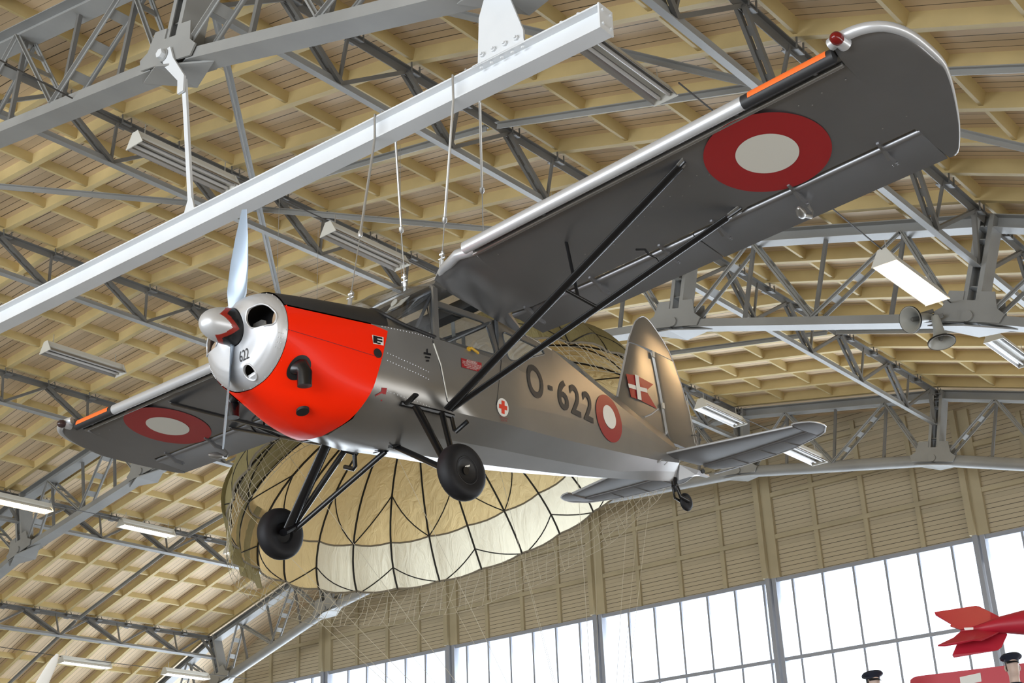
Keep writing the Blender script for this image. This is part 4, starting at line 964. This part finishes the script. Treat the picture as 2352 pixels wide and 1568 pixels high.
for a in ((1.178, 1.215, -.004, .056), (1.215, 1.262, .042, .057), (1.215, 1.262, .018, .033), (1.215, 1.245, -.004, .008)): mb.add([cw(y, z, .006) for y, z in ((a[0], a[2]), (a[1], a[2] + .003), (a[1], a[3] + .003), (a[0], a[3]))], [(0, 1, 2, 3)])
mb.build('emblem_letter', M['black'], lg, smooth=0)
mb = MB(); n = 28; mb.add([cw(1.22 + .038 * math.cos(2 * math.pi * j / n), -.079 + .038 * math.sin(2 * math.pi * j / n), .004) for j in range(n)], [tuple(range(n))]); mb.build('cowling_port', M['matte'], cow, smooth=0)
mb = MB()                                   # small red towing symbol low on the flank
for poly in (((1.285, -.33), (1.33, -.325), (1.325, -.375), (1.285, -.372)), ((1.30, -.365), (1.312, -.365), (1.318, -.42), (1.306, -.42)), ((1.285, -.36), (1.292, -.372), (1.245, -.405), (1.238, -.396))): mb.add([FLK(y, z, 0) for y, z in poly], [(0, 1, 2, 3)])
mb.build('towing_symbol', M['sign_red'], fus, smooth=0)
mb = MB(); put(mb, '622', .035, .145, -.245, -.165, lambda x, z, d: V((x, front_y(x, z) - .004, z)), .0); mb.build('nose_number', M['coam'], bowl, smooth=0)
# split flag on both sides of the fin
for sg in (1, -1):
    fx = lambda y, z, e=.0: V((sg * (.0455 + e - .035 * max(0, (y - 5.1)) / .35), y, z))
    mb = MB(); mb.add([fx(*p) for p in ((4.895, .883), (5.06, .909), (5.365, .901), (5.217, .79), (5.394, .647), (5.07, .655), (4.945, .652))], [(0, 1, 3, 5, 6), (1, 2, 3), (3, 4, 5)])
    fl = mb.build('split_flag', M['sign_red'], fin, smooth=0)
    mb = MB()
    for poly in (((5.026, .908), (5.085, .910), (5.104, .655), (5.04, .651)), ((4.905, .782), (5.225, .812), (5.222, .768), (4.913, .739))): mb.add([fx(*p, .007) for p in poly], [(0, 1, 2, 3)])
    mb.build('flag_cross', M['white'], fl, smooth=0)
# flank rivets
mb = MB()
for k in range(16):
    for z0 in (.02, -.04): y = 1.32 + .026 * k; z = -.07 + z0 - .004 * k; mb.lathe([(.0045, 0), (.003, .003)], FLK(y, z, -.005), (1, 0, 0), 6)
for k in range(22): y = 1.22 + .03 * k; z = -.335 - .003 * k; mb.lathe([(.0045, 0), (.003, .003)], FLK(y, z, -.005), (1, 0, -.3), 6)
for k in range(18): y = 1.28 + .028 * k; z = .165 + .0015 * k; mb.lathe([(.0045, 0), (.003, .003)], FLK(y, z, -.005), (1, 0, .1), 6)
mb.build('rivet', M['silver_hi'], fus)

# ------------------------------------------------------------------ suspension wires of the aircraft
bz = lambda x: 6.395 + (x + 16.5) * (6.16 - 6.395) / 11.88
def hang(bx, side, low, label, rodlen):
    top = V((bx, 7.03 + side * .085, bz(bx) + .115)); q = V((bx, 7.03 + side * .085, bz(bx) - .115)); L = (low - q).length; d = (low - q) / L
    t = thing('suspension_cable', label, 'cable', tuple(low), 'wires the aircraft hangs from')
    mb = MB(); e = q + d * rodlen
    mb.tube([V((bx, 7.03 - side * .08, top.z)), top, q, e], .011, 8); mb.build('turnbuckle_rod', M['rod'], t)
    mb = MB(); mb.lathe([(.0, -.03), (.02, -.02), (.022, .01), (.012, .03), (0, .035)], e, d, 10, False); mb.build('socket', M['rod'], t)
    MB().tube([e, low - d * .16], .0045, 6).build('wire', M['cable'], t)
    mb = MB(); mb.tube([low, low - d * .16], .012, 8); mb.bar(low - d * .0, low - d * .09, .035, .014, (0, 1, 0)); mb.tube([low - d * .10 - V((.035, 0, 0)), low - d * .10 + V((.035, 0, 0))], .008, 8); mb.tube([low - d * .135 - V((.022, 0, 0)), low - d * .135 + V((.022, 0, 0))], .014, 8)
    mb.build('shackle', M['rod'], t)
hang(-6.935, -1, AP(.26, 1.16, .36), 'suspension wire in front of the beam, ending on the engine cowling', .95)
hang(-6.86, 1, AP(.02, 1.98, .84), 'suspension wire behind the beam, ending over the middle of the windscreen', .72)
hang(-6.06, -1, AP(.55, 1.88, .82), 'suspension wire in front of the beam, ending at the near wing root', .95)
hang(-5.93, 1, AP(.42, 2.52, .80), 'suspension wire behind the beam, vanishing behind the near wing', .72)

# ------------------------------------------------------------------ parachute
vd = (r_ * (1039 - 1176) / 3150 + d_ * (1100 - 784) / 3150 + f_).normalized(); PD = 17.2
e1 = r_ - vd * r_.dot(vd); e1.normalize(); eu = -d_; eu = eu - vd * eu.dot(vd) - e1 * eu.dot(e1); eu.normalize()
a_ = math.radians(18.3); E1 = e1 * math.cos(a_) + eu * math.sin(a_); EU = eu * math.cos(a_) - e1 * math.sin(a_)
ta = math.radians(28.9); E2 = vd * math.cos(ta) - EU * math.sin(ta); EN = vd * math.sin(ta) + EU * math.cos(ta)
PC = vd * PD; PR = 2.75; PH = 1.55; NG = 28
def para(th, ph, bulge=1.):
    """th round the rim, ph 0 at the crown .. 1 at the hoop .. 1.25 at the free edge"""
    g = (th * NG / (2 * math.pi)) % 1; sc_ = math.sin(math.pi * g)
    if ph <= 1: r = math.sin(ph * math.pi / 2); z = math.cos(ph * math.pi / 2)
    else: r = 1 + .0 * (ph - 1); z = -(ph - 1) * .9
    r *= 1 + .022 * bulge * sc_ * min(1, ph * 1.3)
    if ph > 1: z += .05 * sc_ * (ph - 1) / .25
    return PC + (E1 * math.cos(th) + E2 * math.sin(th)) * PR * r + EN * (PH * z)
par = thing('parachute', 'big cream and tan parachute spread open under the roof behind the aircraft', 'parachute', tuple(PC - EN * .4))
def canopy(p0, p1, m, th0=0, th1=NG, rows_n=10, name='canopy_panels'):
    mb = MB(); R_ = []
    for i in range(rows_n + 1):
        ph = p0 + (p1 - p0) * i / rows_n
        R_.append([para(2 * math.pi * (th0 + (th1 - th0) * j / ((th1 - th0) * 8)) / NG, ph) for j in range((th1 - th0) * 8 + (0 if th1 - th0 == NG else 1))])
    mb.loft(R_, th1 - th0 == NG); return mb.build(name, m, par, smooth=60)
canopy(.05, .74, M['tan'], -8, 14, rows_n=14)
canopy(.05, .74, M['olive_c'], 14, 20, rows_n=14, name='olive_panels')
canopy(.74, 1.0, M['cream'], 0, 11, rows_n=6, name='skirt_panels'); canopy(.74, 1.0, M['cream'], 26, 28, rows_n=6, name='skirt_panels')
canopy(.74, 1.0, M['tan'], 11, 15, rows_n=6, name='skirt_panels')
canopy(.74, 1.0, M['olive_c'], 15, 26, rows_n=6, name='skirt_panels')
for k in range(NG):
    th = 2 * math.pi * k / NG
    MB().tube([para(th, .05 + .95 * j / 16) - EN * .012 for j in range(17)], .014, 5).build('seam', M['seam'], par)
mb = MB(); mb.tube([para(2 * math.pi * j / (NG * 4), .74) - EN * .012 for j in range(NG * 4 + 1)], .013, 5, cap=False); mb.build('hoop_cord', M['hoop'], par)
mb = MB(); mb.tube([para(2 * math.pi * j / (NG * 4), 1.0) for j in range(NG * 4 + 1)], .014, 5, cap=False); mb.build('hem', M['hoop'], par)
for k in range(0, NG, 2):                   # slanting seams, meeting in points
    for a, b, pa, pb in ((k, k + 1, .74, .52), (k + 2, k + 1, .74, .52), (k, k + 1, 1.0, .87), (k + 1.9, k + 1, 1.0, .87)):
        MB().tube([para(2 * math.pi * (a + (b - a) * j / 6) / NG, pa + (pb - pa) * j / 6) - EN * .012 for j in range(7)], .009, 5).build('slant_seam', M['seam'], par)
mb = MB()                                    # bundled olive outer flap at the far left
R_ = []
for i in range(10):
    u = i / 9; R_.append([para(math.radians(165 + 36 * j / 14), .70 + .50 * u) + (E1 * math.cos(math.radians(180)) * (.02 + .04 * math.sin(j * 1.9)) ) * (1) for j in range(15)])
mb.loft(R_); mb.build('folded_flap', M['olive_c'], par, smooth=60)
netmb = MB(); thA, thB = 0, 360
nT, nH = 150, 5
def netp(j, i):
    th = 2 * math.pi * (j + .25 * math.sin(j * 2.1)) / nT; drop = .08 * i + .02 * math.sin(j * .7 + i); return para(th, 1.0, 0) - EN * (drop) + (E1 * math.cos(th) + E2 * math.sin(th)) * (.03 + .05 * i * (.5 + .5 * math.sin(th)))
for j in range(nT): netmb.tube([netp(j + .35 * i, i) for i in range(nH + 1)], .0036, 3, cap=False)
for i in range(1, nH + 1): netmb.tube([netp(j, i) for j in range(nT + 1)], .0036, 3, cap=False)
tag(netmb.build('safety_net', M['net'], org=tuple(PC - EN * .5), smooth=0), 'pale cord net hanging in a band all round the rim of the parachute', 'net')
pay = (r_ * (1391 - 1176) / 3150 + d_ * (2090 - 784) / 3150 + f_).normalized() * 15.5
for k in range(0, NG, 2):
    th = 2 * math.pi * k / NG; mb = MB(); mb.tube([para(th, 1.0), pay + V((.02 * math.cos(th), .02 * math.sin(th), .3))], .0024, 4); mb.build('rigging_line', M['net'], par)
mb = MB(); mb.lathe([(.05, -.25), (.14, -.2), (.16, .1), (.06, .3), (.02, .32)], pay, (0, 0, 1), 16); mb.build('load_pack', M['olive'], par)
mb = MB()                                    # wires that hold the parachute up
for k in range(6):
    th = 2 * math.pi * (k + .5) / 6; p = para(th, .55); t_ = (p.x + 27.16) / 4.338; tp = seg(t_, .68); mb.tube([p, V((p.x, p.y, tp.z))], .004, 4)
mb.build('hanging_wire', M['cable'], par)

# ------------------------------------------------------------------ far right: red target drone, wing panel, two uniformed figures
def ray(px, py, dist): return (r_ * (px - 1176) / 3150 + d_ * (py - 784) / 3150 + f_).normalized() * dist
def zr(x, y, dist): return ray(2050 + x / 7.54, 1360 + y / 7.54, dist)
ax_ = [zr(1180, 665, 16.9), zr(1500, 625, 16.85), zr(1900, 560, 16.8), zr(2277, 525, 16.7), zr(2700, 480, 16.6), zr(3600, 390, 16.3), zr(5200, 240, 15.9), zr(5900, 180, 15.7)]
t = thing('target_drone', 'red finned tail of a target drone in front of the bright windows', 'drone', tuple(ax_[0] - V((0, 0, .4))))
sc7 = 16.8 / 3150 / 7.54
MB().tube(ax_, [12 * sc7, 60 * sc7, 135 * sc7, 190 * sc7, 215 * sc7, 225 * sc7, 180 * sc7, 20 * sc7], 24).build('body', M['drone'], t)
def drone_fin(pts, near, thick=.018):
    p = [zr(x, y, 16.85 - near * max(0, min(1, e))) for x, y, e in pts]; n_ = (p[1] - p[0]).cross(p[-1] - p[0]).normalized() * thick
    MB().prism(p, n_).build('tail_fin', M['drone'], t, smooth=0)
drone_fin([(725, 340, 1), (1440, 230, 1), (1500, 242, 1), (1700, 340, .6), (1890, 440, .1), (1700, 560, 0), (1450, 610, 0), (1170, 640, 0), (1000, 580, .2), (1010, 545, .3), (745, 390, .9)], -.18)
drone_fin([(785, 910, 1), (1060, 780, .5), (1170, 680, 0), (1500, 625, 0), (1800, 600, 0), (1915, 640, .1), (1720, 735, .6), (1530, 822, 1), (1400, 815, 1), (1100, 880, 1), (900, 912, 1)], .30)
drone_fin([(1045, 1080, 1), (1125, 890, .5), (1250, 720, 0), (1600, 640, 0), (1915, 620, 0), (1990, 730, .1), (1890, 950, .7), (1830, 1000, .9), (1075, 1125, 1)], .12)
mb = MB(); pl = [zr(1240, 612, 16.72), zr(1400, 605, 16.72), zr(1400, 645, 16.72), zr(1255, 655, 16.72)]; mb.prism(pl, vd * .01); mb.build('white_plate', M['white'], t, smooth=0)
MB().tube([ax_[5], ax_[5] + V((0, 0, 4.2))], .004, 4).build('hanging_wire', M['cable'], t)
WC = ray(2097, 1556, 21.3); WE = ray(2380, 1524, 20.6); wx = (WE - WC).normalized(); wz = V((0, 0, 1)) - wx * wx.z; wz.normalize(); wy = wz.cross(wx)
t = thing('wing_panel', 'broad red wing panel with a white patch at the bottom right corner', 'wing', tuple(WC - wz * .9))
Q_ = lambda x, y, z: WC + wx * x + wy * y + wz * z
mb = MB(); mb.loft([[Q_(x, y, z) for x, z in ((-.03, -.03), (.02, .0), (.10, .012), (1.46, .02), (2.2, .03), (2.2, -.9), (-.2, -.9))] for y in (-.03, .03)], True, True); mb.build('skin', M['drone2'], t, smooth=0)
mb = MB(); mb.prism([Q_(.72, -.034, -.07), (Q_(1.03, -.034, -.04)), Q_(1.03, -.034, -.16), Q_(.72, -.034, -.19)], wy * -.004); mb.build('white_patch', M['white'], t, smooth=0)
def figure(px, py, dist, turn, label):
    """capped mannequin in uniform; (px, py) is the middle of the head"""
    h = ray(px, py, dist); fl = -ZC + 2.75; base_ = V((h.x, h.y, fl)); H = h.z - fl + .12
    t = thing('mannequin', label, 'mannequin', tuple(base_))
    def loc(x, y, z): c, s = math.cos(turn), math.sin(turn); return base_ + V((c * x - s * y, s * x + c * y, z))
    k = H / 1.78
    # head and neck: one surface of stacked rings, face towards -y
    rings = [(1.44, .062, .062, .01), (1.50, .060, .062, .01), (1.535, .060, .066, .0), (1.56, .064, .085, -.01), (1.60, .071, .098, -.006), (1.65, .076, .103, .0), (1.70, .078, .105, .004), (1.74, .070, .095, .006), (1.775, .045, .065, .006), (1.79, .01, .015, .006)]
    R_ = []
    for z, a, b, o in rings:
        row = []
        for j in range(24):
            an = 2 * math.pi * j / 24; x = a * math.sin(an); y = -b * math.cos(an) + o
            if abs(an) < .2 or abs(an - 2 * math.pi) < .2:
                if abs(z - 1.60) < .02: y -= .02
                if abs(z - 1.65) < .02: y += .006
            row.append(loc(x * k, y * k, z * k))
        R_.append(row)
    mb = MB(); mb.loft(R_, True, True)
    for s in (-1, 1): mb.tube([loc(s * .076 * k, .01 * k, 1.60 * k), loc(s * .086 * k, .016 * k, 1.635 * k), loc(s * .08 * k, .012 * k, 1.665 * k)], .012 * k, 6)
    # body: torso, arms hanging, legs
    tor = [(.02, .10, .10), (.45, .10, .09), (.80, .15, .11), (.95, .165, .115), (1.10, .15, .11), (1.25, .18, .12), (1.36, .19, .115), (1.42, .13, .085), (1.46, .066, .066)]
    body = mb.build('body', M['skin'], t, smooth=60)
    mb = MB(); mb.loft([[loc(a * k * math.sin(2 * math.pi * j / 20) * 1.06, -b * k * math.cos(2 * math.pi * j / 20) * 1.06, z * k) for j in range(20)] for z, a, b in tor[2:]], True, True)
    for s in (-1, 1):
        mb.tube([loc(s * .17 * k, 0, 1.39 * k), loc(s * .235 * k, 0, 1.30 * k), loc(s * .26 * k, .02 * k, 1.08 * k), loc(s * .25 * k, -.05 * k, .86 * k)], [.06 * k, .062 * k, .05 * k, .04 * k], 12)
    mb.build('jacket', M['navy'], t, smooth=60)
    mb = MB()
    for s in (-1, 1): mb.tube([loc(s * .085 * k, 0, .86 * k), loc(s * .09 * k, 0, .48 * k), loc(s * .09 * k, .01 * k, .06 * k)], [.095 * k, .07 * k, .055 * k], 12)
    mb.build('trousers', M['navy'], t, smooth=60)
    for s in (-1, 1):
        mb = MB(); hb = loc(s * .25 * k, -.05 * k, .86 * k); mb.tube([hb, hb + V((0, 0, -.05 * k)), hb + V((0, 0, -.10 * k))], [.03 * k, .042 * k, .036 * k], 10, rb=[.022 * k, .02 * k, .016 * k])
        for f in range(4): mb.tube([hb + V(((f - 1.5) * .018 * k, 0, -.09 * k)), hb + V(((f - 1.5) * .019 * k, -.01 * k, -.13 * k)), hb + V(((f - 1.5) * .018 * k, -.02 * k, (-.165, -.175, -.17, -.155)[f] * k))], .009 * k, 6)
        mb.tube([hb + V((-s * .035 * k, -.01 * k, -.05 * k)), hb + V((-s * .05 * k, -.03 * k, -.10 * k))], .010 * k, 6); mb.build('hand', M['skin'], t)
        mb = MB(); c = loc(s * .09 * k, -.05 * k, .04 * k); mb.tube([loc(s * .09 * k, .07 * k, .04 * k), loc(s * .09 * k, -.02 * k, .05 * k), loc(s * .09 * k, -.17 * k, .03 * k)], [.04 * k, .048 * k, .035 * k], 10, rb=[.04 * k, .05 * k, .028 * k]); mb.build('shoe', M['matte'], t)
    mb = MB(); R_ = []
    for z, a in ((1.705, .083), (1.735, .087), (1.75, .125), (1.765, .13), (1.785, .115), (1.79, .02)): R_.append([loc(a * k * math.sin(2 * math.pi * j / 28), -a * 1.15 * k * math.cos(2 * math.pi * j / 28) + .004, (z + (.018 * math.cos(2 * math.pi * j / 28) if z > 1.74 else 0)) * k) for j in range(28)])
    mb.loft(R_, True, True); cap_ = mb.build('peaked_cap', M['navy'], t, smooth=50)
    mb = MB(); mb.loft([[loc(.08 * k * math.sin(math.radians(q)), (-.092 * math.cos(math.radians(q)) - e * math.cos(math.radians(q))) * k, (1.712 - e * .55) * k) for q in range(-70, 71, 14)] for e in (0, .03, .06)]); mb.build('peak', M['matte'], cap_, smooth=60)
    mb = MB(); mb.loft([[loc(a * k * math.sin(math.radians(q)), -b * k * math.cos(math.radians(q)), z * k) for q in range(75, 286, 15)] for z, a, b in ((1.60, .074, .10), (1.66, .080, .109), (1.71, .081, .109))]); mb.build('hair', M['hair'], t, smooth=60)
    return t
figure(2325, 1527, 19.6, .6, 'mannequin in dark uniform and peaked cap before the red wing panel, rightmost')
figure(2006, 1566, 20.6, .9, 'mannequin in a dark peaked cap, left one, cut by the bottom edge')
a, b = ray(1960, 1500, 20.5), ray(2420, 1500, 18.5)
t = thing('display_platform', 'raised display platform in front of the end windows, below the picture', 'platform', (a.x, a.y, -ZC))
mb = MB(); mb.box((a.x - 1.5, a.y - 3.6, -ZC + 2.6), (b.x + 1.5, a.y + 3.0, -ZC + 2.75)); mb.build('deck', M['steel'], t, smooth=0)
for sx in (a.x - 1.3, b.x + 1.3):
    for sy in (a.y - 3.4, a.y + 2.8): MB().box((sx - .08, sy - .08, -ZC), (sx + .08, sy + .08, -ZC + 2.6)).build('leg', M['steel_d'], t, smooth=0)
# white propeller blade of another aircraft, bottom left
tp, lw = ray(132, 1502, 15.5), ray(60, 1640, 15.2); d = (lw - tp); t = thing('propeller', 'white propeller blade tip of another aircraft rising at bottom left', 'propeller', tuple(lw + d * 1.0))
hubp = lw + d * .9; d.normalize(); Lb = (hubp - tp).length; sd = d.cross(vd).normalized(); nn = d.cross(sd).normalized()
for sgn_ in (1, -1):
    R_ = []
    for j in range(21):
        u = j / 20; ch = interp(u, [0, .04, .12, .4, .8, 1], [.03, .07, .10, .15, .12, .08]); th = interp(u, [0, .3, 1], [.008, .02, .05]); c = hubp + (tp - hubp) * (1 - u) * sgn_
        R_.append([c + sd * ch / 2 * math.cos(2 * math.pi * q / 16) + nn * th / 2 * math.sin(2 * math.pi * q / 16) for q in range(16)])
    MB().loft(R_, True, True).build('blade', M['white'], t, smooth=60)
MB().lathe([(0, -.25), (.09, -.18), (.13, .0), (.13, .12), (0, .12)], hubp, nn, 20, False).build('spinner', M['silver_hi'], t)
hub_z = hubp.z; MB().tube([hubp + nn * .1, hubp + nn * .1 + V((0, 0, -hub_z - ZC))], .05, 10).build('stand_post', M['steel_d'], t)
